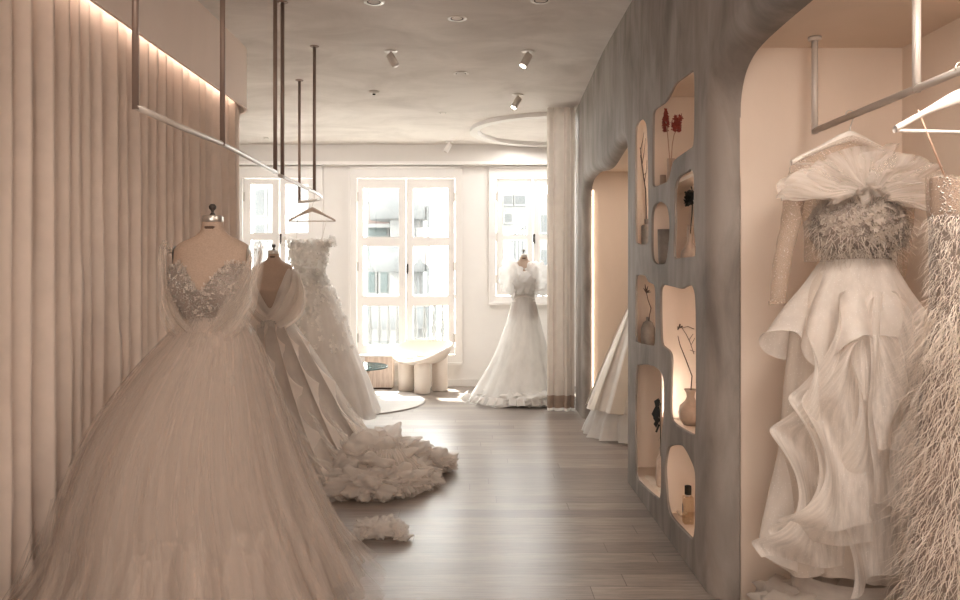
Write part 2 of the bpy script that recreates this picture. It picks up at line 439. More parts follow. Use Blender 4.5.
# ---- right wall: flat plaster with bull-nosed openings
def smooth_loop(pts, n):
    N = len(pts); out = []
    for i in range(N):
        p0, p1, p2, p3 = pts[i-1], pts[i], pts[(i+1) % N], pts[(i+2) % N]
        for j in range(n):
            k = j/n; k2 = k*k; k3 = k2*k
            out.append(tuple(.5*((2*b)+(c-a)*k+(2*a-5*b+4*c-d)*k2+(3*b-a-3*c+d)*k3) for a, b, c, d in zip(p0, p1, p2, p3)))
    return out
def area2(l): return sum(a[0]*b[1]-b[0]*a[1] for a, b in zip(l, l[1:]+l[:1]))
def offset_loop(l, r):
    sgn = 1 if area2(l) > 0 else -1; out = []; N = len(l)
    for i in range(N):
        a, b, c = l[i-1], l[i], l[(i+1) % N]
        n1 = (b[1]-a[1], -(b[0]-a[0])); n2 = (c[1]-b[1], -(c[0]-b[0]))
        l1 = math.hypot(*n1) or 1e-9; l2 = math.hypot(*n2) or 1e-9
        n = (n1[0]/l1+n2[0]/l2, n1[1]/l1+n2[1]/l2); ln = math.hypot(*n) or 1e-9
        out.append((b[0]+sgn*n[0]/ln*r, b[1]+sgn*n[1]/ln*r))
    return out
big = [(3.217, -.7), (3.217, -.4), (3.217, -.1), (3.217, .4), (3.217, 1.2), (3.217, 1.8), (3.217, 2.05), (3.205, 2.14), (3.16, 2.215), (3.08, 2.262), (2.97, 2.285), (2.80, 2.295),
       (2.5, 2.30), (1.9, 2.30), (1.2, 2.30), (.98, 2.26), (.90, 2.12), (.88, 1.9), (.88, 1.0), (.88, -.1), (.88, -.7)]
arch = [(7.17, -.7), (7.17, -.4), (7.17, -.1), (7.17, .5), (7.17, 1.5), (7.17, 2.1), (7.12, 2.21), (6.95, 2.255), (6.6, 2.262), (6.2, 2.225), (5.95, 2.225), (5.7, 2.26), (5.45, 2.295),
        (5.25, 2.30), (5.14, 2.24), (5.11, 2.1), (5.11, 1.2), (5.11, -.1), (5.11, -.7)]
def px_loop(l): return [on_right(x, y) for x, y in l]
O = [px_loop(l) for l in (
    [(640.7, 119.3), (637, 124), (635.3, 135), (635.2, 180), (635.5, 236), (637, 243), (643, 244.5), (647, 243), (648.2, 236), (648, 190), (647.5, 150), (646.5, 128), (644, 121)],
    [(692.7, 71), (690.5, 72), (683.3, 77.3), (675, 84), (669.3, 95), (663.3, 103.3), (654.3, 110), (652.6, 120), (652.3, 150), (652.3, 181), (654, 186.4), (661.7, 184), (668.3, 179), (671.7, 165), (675, 159), (688.3, 149.3), (692.3, 146), (693.5, 138), (694, 110), (694, 80)],
    [(661, 202.2), (655.5, 204), (652.2, 212), (651.5, 233), (651.8, 255), (654.6, 262.8), (661, 264.2), (665.6, 261.8), (667.8, 248), (669, 233.4), (668.9, 218.7), (666.5, 206.8)],
    [(690.4, 169.5), (687.6, 171.6), (679.4, 176.5), (675.7, 183.9), (674.2, 196.7), (674.6, 220.6), (673.9, 237), (673.6, 254), (675.1, 258.2), (684, 257.3), (693.1, 256.3), (695, 253), (695.2, 244), (693.8, 229.7), (693.5, 200), (693.4, 176)],
    [(636.5, 275.6), (641, 275.2), (645.3, 276.3), (648, 282), (652, 284), (654.7, 289), (655, 315), (654.7, 342), (650.7, 345.5), (643, 344), (636.8, 342), (635.5, 338), (635.3, 310), (635.4, 281)],
    [(661.3, 286.7), (664, 285), (672, 286.7), (680.8, 288.8), (684, 287.5), (689.5, 285.3), (692.6, 288), (695, 301.3), (695.6, 346), (695.5, 400), (695, 430), (692.7, 434), (683.3, 429.3), (675, 424), (670.9, 418), (670, 405), (670.7, 372), (671, 358), (668.5, 350.7), (664, 346.7), (661.2, 342), (660.2, 320), (660, 293)],
    [(636.3, 369), (640, 365), (648.3, 365), (656.7, 368.3), (661.7, 375), (663.6, 387), (663.4, 416.7), (661, 440), (660.7, 483), (659.3, 497.6), (655, 496), (640, 482.7), (636, 475), (635.2, 445), (635.2, 400)],
    [(670, 446), (678, 445), (683.3, 447.3), (690, 459.3), (694.6, 473), (694.8, 497), (694.5, 525), (692.3, 538.5), (689.5, 536.5), (680.7, 527.3), (671.3, 516.7), (667.3, 504.7), (665.5, 483.3), (664.7, 467.3), (666.8, 451.3)],
)]
RW = MB(); holes = []; EDGE = MB()
WX = 1.0
for l, r, sm in [(big, .113, 4), (arch, .083, 4)]+[(o, .005, 4) for o in O]:
    inner = smooth_loop(l, sm)
    outer = offset_loop(inner, r); holes.append(outer)
    lp = []
    for k in range(7):
        a = k/6*PI/2                       # 0: on the wall face, 90 deg: facing into the opening
        lp.append([(WX+r*(1-cos(a)), p[0]+(q[0]-p[0])*(1-sin(a)), p[1]+(q[1]-p[1])*(1-sin(a))) for p, q in zip(inner, outer)])
    depth = .008 if r < .02 else .003
    lp.append([(WX+r+depth, p[0], p[1]) for p in inner])
    n = len(inner); vs = [p for ring in lp for p in ring]
    EDGE.add(vs, [(i*n+k, i*n+(k+1) % n, (i+1)*n+(k+1) % n, (i+1)*n+k) for i in range(len(lp)-1) for k in range(n)])
outer_wall = [(YB, -1), (7.7, -1), (7.7, 3.2), (YB, 3.2)]
RW.poly([outer_wall]+holes, lambda p: (WX, p[0], p[1]))
RW.add([(WX, 7.7, -.1), (XR, 7.7, -.1), (XR, 7.7, 3.2), (WX, 7.7, 3.2)], [(0, 1, 2, 3)])
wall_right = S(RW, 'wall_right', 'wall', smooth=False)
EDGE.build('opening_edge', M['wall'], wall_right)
NZ = 2.345
def niche(y0, y1, x0, x1, z1):
    n = MB()
    n.add([(x0, y1, -.01), (x1, y1, -.01), (x1, y1, z1), (x0, y1, z1)], [(0, 1, 2, 3)])
    n.add([(x0, y0, -.01), (x1, y0, -.01), (x1, y0, z1), (x0, y0, z1)], [(0, 1, 2, 3)])
    n.add([(x1, y0, -.01), (x1, y1, -.01), (x1, y1, z1), (x1, y0, z1)], [(0, 1, 2, 3)])
    n.add([(x0, y0, z1), (x0, y1, z1), (x1, y1, z1), (x1, y0, z1)], [(0, 1, 2, 3)])
    return n
niche(.88, 3.217, WX+.113, 1.80, NZ).build('niche_lining', M['niche'], wall_right, smooth=False)
niche(5.11, 7.17, WX+.083, 1.80, 2.335).build('niche_lining', M['niche'], wall_right, smooth=False)
# back side of the wall above the niches (stops light leaks)
MB().tube([(WX+.091, 7.160, .25), (WX+.091, 7.160, 2.16)], .0045, 6).build('led_strip', M['led'], wall_right)
# shelf cavity
CX0, CX1, CY0, CY1 = WX+.0132, WX+.33, 3.36, 4.985
cv = MB()
cv.box(CX1, CX1+.02, CY0-.02, CY1+.02, .08, 2.42)
cv.box(CX0, CX1, CY1, CY1+.02, .08, 2.42); cv.box(CX0, CX1, CY0-.02, CY0, .08, 2.42)
cv.box(CX0, CX1, CY0, CY1, 2.40, 2.42)
def board(y0, y1, z): cv.box(CX0, CX1, y0, y1, z-.018, z)
board(CY0, CY1, .113); board(CY0, 4.1, .60); board(4.18, CY1, .90); board(CY0, CY1, 1.425); board(CY0, 4.36, 1.862); board(4.38, CY1, 1.545)
def divider(y, z0, z1): cv.box(CX0, CX1, y, y+.016, z0, z1)
divider(4.05, .113, .60); divider(4.16, .60, 1.407); divider(4.365, 1.425, 2.40)
cv.build('shelf_lining', M['niche'], wall_right, smooth=False)
led = MB()
for y_, z0_, z1_ in ((4.385, 1.56, 2.38), (3.364, 1.88, 2.38), (3.364, 1.44, 1.83), (4.182, .93, 1.38), (3.364, .62, 1.38), (4.07, .13, .86), (3.364, .13, .56)):
    led.box(CX0+.001, CX0+.007, y_, y_+.006, z0_, z1_)
led.build('shelf_led', M['led_shelf'], wall_right, smooth=False)

# ================================================================== DRAPES
def drape(name, pathfn, L, z0, z1, period, amp, mat, seed, parent=None, sharp=False):
    rnd = random.Random(seed); xs = [0]; 
    while xs[-1] < L: xs.append(xs[-1]+period*rnd.uniform(.75, 1.3))
    ph = []
    n = int(L/period*14)
    am = [amp*rnd.uniform(.7, 1.15) for _ in xs]
    def foldf(t):
        for i in range(len(xs)-1):
            if t < xs[i+1] or i == len(xs)-2:
                k = (t-xs[i])/(xs[i+1]-xs[i]); k = max(0, min(1, k))
                return (am[i]*abs(2*(k**.7)-1)**2.0-amp*.5) if sharp else am[i]*(1-abs(2*(k**.62)-1)**1.6)-amp*.5
        return 0
    mb = MB()
    def fn(u, v):
        t = u*L; z = lerp(z1, z0, v)
        sway = .012*nz(t*2.2, v*1.5, seed)*v*2
        x, y, nrm = pathfn(min(max(t+sway, 0), L))
        f = foldf(t+.03*nz(t*1.3, v*.9, seed+4)*v)*(.8+.3*v)
        return (x+nrm[0]*f, y+nrm[1]*f, z)
    mb.grid(fn, n, 24, uvs=(L*8, 1))
    return mb.build(name, M[mat], parent)
d = drape('drape', lambda t: bulk_path(.072, t), TL-.1, .012, 2.78, .122, .066, 'drape', 3, sharp=True)
tag(d, 'long blush floor-length drape under the cove light along the left wall', 'curtain')
root = thing('curtain', (.85, 7.58, 0), 'beige linen curtain with brown hem hanging at the end of the plaster wall', 'curtain')
cp = lambda t: (.70+t, 7.58, (0, -1))
drape('cloth_panel', cp, .275, .16, ceil_z(7.6)-.01, .08, .06, 'drape2', 8, root)
drape('hem_band', cp, .275, .035, .16, .08, .06, 'hem', 8, root)
drape('hem_trim', cp, .275, .008, .035, .08, .064, 'white_c', 8, root)

# ================================================================== CEILING FITTINGS
def ceil_pt(px, py):
    Y = F*1.75/(VY-py)
    for _ in range(20): Y = F*(ceil_z(Y)-H)/(VY-py)
    return ((px-VX)*Y/F, Y, ceil_z(Y))
dl_labels = {(457, 17): 'recessed round downlight with white rim nearest the top centre of the ceiling',
             (461, 72.5): 'recessed round downlight further back, between the two front spotlights',
             (374, 0.5): 'recessed downlight cut by the top edge above the left spotlight',
             (541, -1): 'recessed downlight cut by the top edge, right of centre',
             (443, 112): 'tiny recessed downlight in the far part of the ceiling'}
for (px, py), lab in dl_labels.items():
    c = ceil_pt(px, py); r = .045 if py < 100 else .03
    t = thing('downlight', (c[0], c[1], c[2]-.004), lab, 'ceiling light', 'recessed downlights')
    z = c[2]
    MB().lathe([(r*1.0, -.012), (r*1.5, -.012), (r*1.55, -.002), (r*1.0, -.002)], (c[0], c[1], z), 32, cap=False).build('rim', M['fix'], t)
    MB().lathe([(.0001, -.003), (r, -.0035), (r*1.02, -.011), (r*.86, -.011), (r*.84, -.006), (.0001, -.006)], (c[0], c[1], z), 32).build('baffle', M['fixdark'], t)
sp = {(391, 50, 1): 'adjustable ceiling spotlight angled right, left of the pair in front',
      (528, 50, -1): 'adjustable ceiling spotlight with a glowing lens, right of the pair in front',
      (518, 94, -1): 'smaller ceiling spotlight farther back, just before the ceiling ring',
      (449, 141, -1): 'white spotlight at the far end of the ceiling near the windows'}
for (px, py, d_), lab in sp.items():
    c = ceil_pt(px, py); sc = .85
    t = thing('ceiling_spotlight', (c[0], c[1], c[2]-.004), lab, 'ceiling light', 'adjustable spotlights')
    m_ = 'white' if py > 120 else 'fix'
    MB().lathe([(.001, -.001), (.062*sc, -.001), (.062*sc, -.012), (.03, -.016), (.001, -.016)], c, 28).build('mount', M[m_], t)
    MB().tube([(c[0], c[1], c[2]-.01), (c[0], c[1], c[2]-.06)], .009).build('stem', M[m_], t)
    a = Vector((c[0]-d_*.012, c[1], c[2]-.035)); dr = Vector((d_*.55, -.15, -1)).normalized()
    b = a+dr*.13*sc
    MB().tube([a, a+dr*.006, b-dr*.003, b], [.03*sc, .036*sc, .036*sc, .033*sc], 24).build('lamp_head', M[m_], t)
    lens = MB().tube([b, b+dr*.003], .028*sc, 20).build('lens', M['lamp'] if px == 528 or px == 518 else M['fix'], t)
c = ceil_pt(374, 90.5)
t = thing('smoke_detector', (c[0], c[1], c[2]-.002), 'small white smoke detector on the ceiling behind the left spotlight', 'smoke detector')
MB().lathe([(.05, -.002), (.05, -.015), (.035, -.03), (.001, -.032)], c, 28).build('housing', M['fix'], t)
MB().lathe([(.014, -.03), (.014, -.04), (.001, -.041)], c, 16).build('sensor', M['fixdark'], t)
c = ceil_pt(266, 137); tag(MB().lathe([(.03, -.003), (.03, -.02), (.001, -.022)], (c[0], c[1], c[2]), 20).build('sprinkler', M['fix']),
    'tiny round sprinkler cap on the ceiling near the left window', 'sprinkler')
c = ceil_pt(292, 122)
t = thing('air_vent', (c[0], c[1], c[2]-.002), 'slim slotted air vent in the ceiling between the hanging rods and the window', 'vent')
v = MB()
for k in range(3): v.box(c[0]-.14, c[0]+.14, c[1]-.05+k*.04, c[1]-.03+k*.04, c[2]-.008, c[2]-.001)
v.build('grille', M['fix'], t, smooth=False)
# oval ceiling ring
cx, cy, a_, b_ = .85, 8.42, .93, .68
def ringfn(u, v):
    a = 2*PI*u; prof = [(0, 0), (0, -.05), (-.09, -.05), (-.11, 0)][min(3, int(v*3+.01))]
    x, y = cx+(a_+prof[0])*cos(a), cy+(b_+prof[0])*sin(a); return (x, y, ceil_z(y)+prof[1]-.001)
rg = MB().grid(ringfn, 96, 3, closed=True)
ring = thing('ceiling_ring', (cx, cy, ceil_z(cy)-.002), 'large pale oval ring moulding on the ceiling in front of the right window', 'ceiling ring')
rg.build('ring_moulding', M['beam'], ring, smooth=False)
for (px, py) in ((522, 119), (535, 119), (516, 140), (527, 140)):
    c = ceil_pt(px, py)
    MB().lathe([(.001, -.004), (.025, -.004), (.028, -.001)], c, 16).build('small_lamp', M['fix'], ring)

# ================================================================== RAILS
def post(root, x, y, z0, z1, r=.0125, mat='bronze', fl=.036):
    o = MB().tube([(x, y, z0), (x, y, z1)], r, 14).build('hanging_rod', M[mat], root)
    MB().lathe([(fl*.8, -.016), (fl, -.012), (fl, -.001)], (x, y, z1), 20).build('flange', M[mat], o)
RZ = 2.012
r1 = thing('clothes_rail', (-1.25, 3.8, RZ), 'nearest pale garment rail hung from the ceiling on brown rods by the blush drape', 'clothes rail', )
MB().tube([(-1.272, 2.825, RZ), (-1.262, 3.2, RZ), (-1.225, 3.65, RZ), (-1.235, 4.3, RZ), (-1.245, 4.72, RZ)], .0125, 14).build('rail_bar', M['rail'], r1)
for x, y in ((-1.272, 2.83), (-1.222, 3.65), (-1.245, 4.69)): post(r1, x, y, RZ-.01, 3.154)
r2 = thing('clothes_rail', (-1.3, 5.8, RZ), 'farther pale garment rail curving left towards the window, with one gown on it', 'clothes rail')
pth = [(-1.262, 4.86, RZ), (-1.26, 5.4, RZ), (-1.262, 5.95, RZ), (-1.285, 6.25, RZ), (-1.35, 6.48, RZ), (-1.45, 6.64, RZ), (-1.58, 6.74, RZ)]
MB().tube([crom([list(p) for p in pth], k/30) for k in range(31)], .0125, 14).build('rail_bar', M['rail'], r2)
post(r2, -1.262, 4.93, RZ-.01, 3.154); post(r2, -1.262, 5.9, RZ-.01, 3.154); post(r2, -1.575, 6.74, RZ-.01, ceil_z(6.74)-.002)
NRX, NRZ = 1.362, 1.965
r3 = thing('niche_rail', (NRX, 2.3, NRZ), 'glossy cream garment rail hung inside the lit niche on the right', 'clothes rail')
MB().tube([(NRX, 1.1, NRZ), (NRX, 3.07, NRZ)], .0125, 16).build('rail_bar', M['rail'], r3)
for y in (3.065, 2.355, 1.6): post(r3, NRX, y, NRZ-.012, NZ-.001, .0125, 'rail', .026)

# ================================================================== HANGERS
def hanger(c, half, rot, mat, label, drop=.0, name='hanger'):
    """c: point on the bar; hanger hangs below"""
    t = thing(name, c, label, 'hanger', 'garment hangers')
    d = Vector((cos(rot), sin(rot), 0)); top = Vector(c); n = Vector((0, 0, 1)).cross(d)
    hk = []
    for k in range(15):
        a = math.radians(-60+k*17); hk.append(top+d*(-.019*cos(a)*1.0)+Vector((0, 0, .019*sin(a))))
    hk = [top+d*(.016*cos(a))+Vector((0, 0, .016*sin(a))) for a in [math.radians(200-k*19) for k in range(13)]]
    hk += [top+d*.006+Vector((0, 0, -.03)), top+Vector((0, 0, -.05-drop)), top+Vector((0, 0, -.075-drop))]
    MB().tube(hk, .0022, 8).build('hook', M['steel'], t)
    mb = MB(); z0 = -.062-drop
    def body(u, v):
        s = u*2-1; x = s*half; a = abs(s)
        zc = z0-.016-.098*(a**1.15); hgt = lerp(.042, .02, smooth(a*1.6))
        th = .007+.004*a
        ang = v*2*PI
        p = top+d*x+Vector((0, 0, zc+hgt*.5*sin(ang)-(.0)))+n*(th*cos(ang))
        return p
    mb.grid(lambda u, v: body(u, v), 40, 12)
    mb.build('shoulder_bar', M[mat], t)
    MB().tube([top+d*(-half*.97)+Vector((0, 0, z0-.118)), top+d*(half*.97)+Vector((0, 0, z0-.118))], .005, 8).build('trouser_bar', M[mat], t)
    return t, z0

# ================================================================== DRESS FORMS
TORSO = [  # dz from shoulder, rx, ry, cy
    (-.66, .165, .125, 0), (-.56, .172, .128, 0), (-.48, .145, .108, 0), (-.40, .118, .092, 0), (-.33, .125, .098, -.004), (-.25, .148, .118, -.012),
    (-.19, .158, .128, -.018), (-.13, .163, .112, -.010), (-.07, .168, .095, 0), (-.025, .166, .082, .004), (.0, .150, .072, .006),
    (.018, .118, .066, .008), (.034, .078, .058, .008), (.052, .055, .050, .006), (.075, .045, .045, .002), (.118, .042, .042, 0)]
TORSO_K = [(r[0],)+r[1:] for r in TORSO]
def torso_r(dz): return interp(TORSO_K, dz)
def torso_pt(c, zs, dz, th, off=0, s=1.0):
    rx, ry, cyo = torso_r(dz); bust = 0
    if -.30 < dz < -.08:    # two breasts facing the camera (-y)
        w = cos((dz+.19)/.11*PI/2)
        for b in (-1, 1):
            a = -PI/2+b*.62; dd = (th-a+PI) % (2*PI)-PI; bust += .022*w*math.exp(-(dd/.42)**2)
    rx += off+bust; ry += off+bust
    e = .9
    cx_, sx_ = cos(th), sin(th)
    return (c[0]+s*rx*abs(cx_)**e*(1 if cx_ > 0 else -1), c[1]+s*(cyo+ry*abs(sx_)**e*(1 if sx_ > 0 else -1)), zs+s*dz)
def dress_form(c, zs, label, s=1.0, mat='form'):
    t = thing('dress_form', (c[0], c[1], 0), label, 'dress form', 'dress forms')
    dzs = [r[0] for r in TORSO]; N = 60
    mb = MB(); mb.grid(lambda u, v: torso_pt(c, zs, lerp(-.66, .118, v), u*2*PI, 0, s), 48, N, closed=True)
    mb.poly([[(cos(2*PI*k/48)*.165*s, sin(2*PI*k/48)*.125*s) for k in range(48)]], lambda p: (c[0]+p[0], c[1]+p[1], zs-.66*s))
    mb.build('bust', M[mat], t)
    b = MB()
    zt = zs+.118*s
    MB().lathe([(.043*s, -.022), (.0445*s, -.02), (.0445*s, .002), (.040*s, .008), (.001, .011)], (c[0], c[1], zt), 32).build('neck_cap', M['steel'], t)
    MB().lathe([(.001, .011), (.013, .011), (.006, .020), (.006, .028), (.015, .038), (.016, .048), (.009, .057), (.001, .058)], (c[0], c[1], zt), 24).build('finial', M['dark'], t)
    MB().lathe([(.0455*s, .0), (.0460*s, .008), (.0450*s, .012)], (c[0], c[1]+.001, zs+.066*s), 32).build('neck_tape', M['twig'], t)
    for sg in (-1, 1):
        def cap(u, v):
            a = u*2*PI; r = v
            return (c[0]+sg*(.160+.008*(1-r*r))*s, c[1]+.042*r*cos(a)*s, zs+(-.055+.05*r*sin(a))*s)
        MB().grid(cap, 20, 4, closed=True).build('arm_plate', M['steel'], t)
    MB().tube([(c[0], c[1], .03), (c[0], c[1], zs-.66*s)], .014, 12).build('pole', M['dark'], t)
    MB().lathe([(.17, 0), (.17, .012), (.03, .03), (.016, .045)], (c[0], c[1], .001), 32).build('base', M['dark'], t)
    return t

# ================================================================== CLOTH HELPERS
def skirt(mb, rings, nth, nv, folds, seed, hem=.0, wob=.02, clampx=None, twist=0, th0=0, th1=2*PI, uvs=(1, 1), sharp=1.0, minz=.004, fpow=1.3):
    """rings: (z, cx, cy, rx, ry) from the waist down; folds: (count, relative amplitude)"""
    rnd = random.Random(seed); ph = [rnd.uniform(0, 2*PI) for _ in folds]
    def fn(u, v):
        th = lerp(th0, th1, u); z, cx_, cy_, rx, ry = crom(rings, v)
        f = 0
        for (k, a), p in zip(folds, ph):
            w = sin(k*th+p+twist*v*3+1.2*nz(th*1.1, v*1.5, seed+k))
            f += a*(abs(w)**sharp)*(1 if w > 0 else -1)
        f *= v**fpow; f += wob*nz(cos(th)*2, sin(th)*2, v*3+seed)*v
        x = cx_+rx*(1+f)*cos(th); y = cy_+ry*(1+f)*sin(th)
        z += hem*v**6*sin(5*th+seed)+.006*v*nz(th*6, v*2, seed)
        if clampx is not None and x < clampx+.12: x = clampx+.12*math.exp((x-clampx-.12)/.12)
        return (x, y, max(minz, z))
    cl = abs(th1-th0-2*PI) < 1e-6
    mb.grid(fn, nth, nv, closed=cl, uvs=uvs); return mb
def ruffle(mb, path, width, out, waves, amp, seed, nu=120, nv=8, down=(0, 0, -1), curl=0, taper=True):
    """frilled strip along path. width direction 'down', frill swings along 'out'"""
    P = [list(p) for p in path]; o = Vector(out).normalized(); dn = Vector(down).normalized()
    rnd = random.Random(seed); ph = rnd.uniform(0, 6)
    def fn(u, v):
        p = Vector(crom(P, u)); w = width*(1+.35*nz(u*4, seed, 0))
        if taper: w *= smooth(min(u, 1-u)*8)*.8+.2
        a = 2*PI*waves*u+ph+1.5*nz(u*5, seed*1.7, .3)
        e = v**.8
        t = (Vector(crom(P, min(1, u+.01)))-Vector(crom(P, max(0, u-.01)))).normalized()
        return p+dn*w*v+o*(amp*e*sin(a)+curl*v*v)+t*(amp*.6*e*cos(a))
    mb.grid(fn, nu, nv, uvs=(6, 1)); return mb
def puff(mb, c, r, seed, sc=(1, 1, 1), amp=.35, sub=4, freq=2.2, fine=.16):
    def fn(p):
        q = Vector(p)*freq+Vector((seed*3.1, seed*1.3, 0))
        return 1+amp*(abs(noise.noise(q))*2.2-.5)+amp*fine*(abs(noise.noise(q*2.7))*2-.4)
    return mb.ico(c, r, sub, fn, sc)
def blossom(mb, p, r, n, seed, petals=5):
    rnd = random.Random(seed); n = Vector(n).normalized(); a = n.orthogonal().normalized(); b = n.cross(a); p = Vector(p)
    for k in range(petals):
        th = 2*PI*k/petals+rnd.uniform(-.3, .3); d = a*cos(th)+b*sin(th); s = n.cross(d); L = r*rnd.uniform(.8, 1.25); lift = rnd.uniform(.15, .7)
        vs = [p, p+d*L*.5+s*L*.38+n*L*lift*.4, p+d*L*.5-s*L*.38+n*L*lift*.4, p+d*L+s*L*.2+n*L*lift, p+d*L-s*L*.2+n*L*lift*.8]
        mb.add(vs, [(0, 1, 2), (1, 3, 4, 2)])
def strand(mb, p, d, L, w, seed, n=7, droop=1.0, curl=.35, rnd=random):
    p = Vector(p); d = Vector(d).normalized(); vs = []; g = Vector((0, 0, -1))
    sd = d.cross(g); sd = sd.normalized() if sd.length > .05 else Vector((1, 0, 0))
    sw = Vector((rnd.uniform(-1, 1), rnd.uniform(-1, 1), rnd.uniform(-.3, .3)))*curl
    for k in range(n+1):
        t = k/n; ww = w*(1-t*.75)
        vs += [p-sd*ww*.5, p+sd*ww*.5]
        if k < n:
            p = p+d*(L/n); d = (d+g*droop*.32+sw*t*.9).normalized()
    mb.add(vs, [(2*k, 2*k+1, 2*k+3, 2*k+2) for k in range(n)])
def bodice(mb, c, zs, z_lo, topf, th0=0, th1=2*PI, off=.008, s=1.0, nu=72, nv=24, rough=.0, seed=0):
    def fn(u, v):
        th = lerp(th0, th1, u); dz = lerp(z_lo, topf(th), v)
        return torso_pt(c, zs, dz, th, off+rough*nz(th*9, dz*40, seed), s)
    mb.grid(fn, nu, nv, closed=abs(th1-th0-2*PI) < 1e-6, uvs=(8, 3)); return mb
def adiff(th, a): return abs((th-a+PI) % (2*PI)-PI)
def sweetheart(hi, dip, side):
    def f(th):
        d = adiff(th, -PI/2)
        front = hi+dip*(-math.exp(-(d/.28)**2))
        return lerp(front, side, smooth((d-.9)/.7))
    return f

# ================================================================== GOWN 1 (foreground left)
D1 = (-1.148, 3.30); Z1 = 1.515
dress_form((D1[0], D1[1]), Z1, 'beige dress form with a silver neck cap wearing the largest foreground ball gown')
g = thing('ball_gown', (D1[0], D1[1], 0), 'huge ivory tulle ball gown with beaded sweetheart bodice, nearest on the left', 'wedding gown', 'bridal gowns')
bd = MB(); bodice(bd, D1, Z1, -.40, sweetheart(-.085, .11, -.12), off=.010, rough=.004, seed=2)
bo = bd.build('bodice', M['lace'], g, solid=.003)
be = MB(); rnd = random.Random(5); swf = sweetheart(-.085, .11, -.12)
for k in range(1100):
    th = -PI/2+rnd.gauss(0, .75); dz = lerp(-.36, swf(th), rnd.random()**.8)
    x, y, z = torso_pt(D1, Z1, dz, th, .014); be.ico((x, y, z), rnd.uniform(.0015, .0042), 1)
be.build('beading', M['bead'], bo)
pe = MB()
for k in range(170):
    th = -PI/2+rnd.gauss(0, .9); dz = min(swf(th)+rnd.uniform(-.03, .012), -.05) if k % 2 else lerp(-.3, swf(th), rnd.random())
    p = torso_pt(D1, Z1, dz, th, .014); blossom(pe, p, rnd.uniform(.006, .011), (cos(th), sin(th), .5), k, 4)
pe.build('lace_applique', M['ivory_in'], bo)
x0, y0 = D1
rings = [(1.24, x0, y0, .112, .10), (1.18, x0+.004, y0, .145, .14), (1.10, x0-.008, y0-.0, .205, .19), (.95, x0-.045, y0-.0, .30, .28), (.71, x0-.085, y0-.0, .425, .40), (.47, x0-.085, y0-.0, .515, .50), (.22, x0-.045, y0-.0, .60, .60), (.03, x0-.03, y0-.0, .67, .70)]
def grow(rings, k, dz=0, last=0): return [(z+dz, a, b, rx*k, ry*k) if i < len(rings)-1 else (z, a, b, rx*(k+last), ry*(k+last)) for i, (z, a, b, rx, ry) in enumerate(rings)]
CL = -1.825
mb = MB(); skirt(mb, grow(rings, .86), 180, 50, [(9, .04), (17, .03), (31, .015)], 1, clampx=CL, uvs=(1, 1)); mb.build('underskirt', M['ivory_in'], g)
for i, (k, fl, fo) in enumerate(((.93, 0, [(13, .035), (29, .02), (53, .010)]), (.98, .03, [(11, .03), (23, .022), (61, .010)]), (1.02, .12, [(8, .03), (19, .025), (47, .012)]))):
    mb = MB(); skirt(mb, grow(rings, k, 0, fl), 300, 70, fo, 11+i, clampx=CL, uvs=(1, 1), twist=.3*(i-1), hem=.006)
    mb.build('tulle_layer', M['tulle1'] if i < 2 else M['tulle1b'], g)
# loose strips of tulle that fan out on the floor
mb = MB(); rnd = random.Random(21)
for k in range(120):
    th = rnd.uniform(-PI, -.35); r0 = rnd.uniform(.45, .62); zz = rnd.uniform(.28, .5)
    L = rnd.uniform(.22, .5); wv = rnd.uniform(.03, .09); s0 = rnd.uniform(0, 99)
    def fn(u, v, th=th, r0=r0, zz=zz, L=L, wv=wv, s0=s0):
        r = lerp(r0, .74+L*.6*max(.15, min(1, -th-.2)), v**1.3); z = zz*(1-v)**1.6*.9+.008+.03*abs(nz(u*2, v*4, s0))*(1-v*.5)
        a = th+(u-.5)*wv*(1+v)+.10*nz(v*2, s0, 0)
        x = x0-.05+r*cos(a); y = y0-.05+r*sin(a)*1.04
        if x < CL+.12: x = CL+.12*math.exp((x-CL-.12)/.12)
        return (x, y, max(.006, z))
    mb.grid(fn, 4, 16, uvs=(.1, 1))
mb.build('train', M['tulle1b'], g)
# tulle swags over the shoulders, knot and ribbon ends
for sg in (-1, 1):
    mb = MB()
    for L_ in range(3):
        path = [(x0+sg*.0, y0-.135, Z1-.40), (x0+sg*.075, y0-.15-.01*L_, Z1-.30), (x0+sg*.125, y0-.145, Z1-.20), (x0+sg*.160, y0-.10, Z1-.12), (x0+sg*(.182+.010*L_), y0-.03, Z1-.02+.02*L_), (x0+sg*.180, y0+.07, Z1-.06), (x0+sg*.09, y0+.12, Z1-.24)]
        def fn(u, v, path=path, L_=L_, sg=sg):
            p = crom([list(q) for q in path], u); w = .085*(1+.25*L_)*sin(PI*min(1, u*1.15+.12))+.012
            a = v*11+L_*2+u*3
            return (p[0]+sg*w*v*.50+.004*sin(a), p[1]+w*v*(.75-.15*L_)-.006*cos(a), p[2]-w*v*.85+.004*sin(a*1.7))
        mb.grid(fn, 60, 14, uvs=(1, .3))
    mb.build('shoulder_swag', M['tulle1s'], g)
mb = MB(); puff(mb, (x0-.0, y0-.165, Z1-.405), .034, 3, (1.1, .7, 1.1), .35)
for sg, L in ((-1, .06), (1, .08), (-.4, .06), (.5, .05)):
    ruffle(mb, [(x0, y0-.16, Z1-.40), (x0+sg*L*.6, y0-.175, Z1-.43), (x0+sg*L*1.2, y0-.20, Z1-.50), (x0+sg*L*1.6, y0-.23, Z1-.58)], .05, (0, -1, 0), 1.5, .010, 7+int(sg*10), 40, 8, down=(sg, 0, -.3))
mb.build('bow', M['tulle1s'], g)
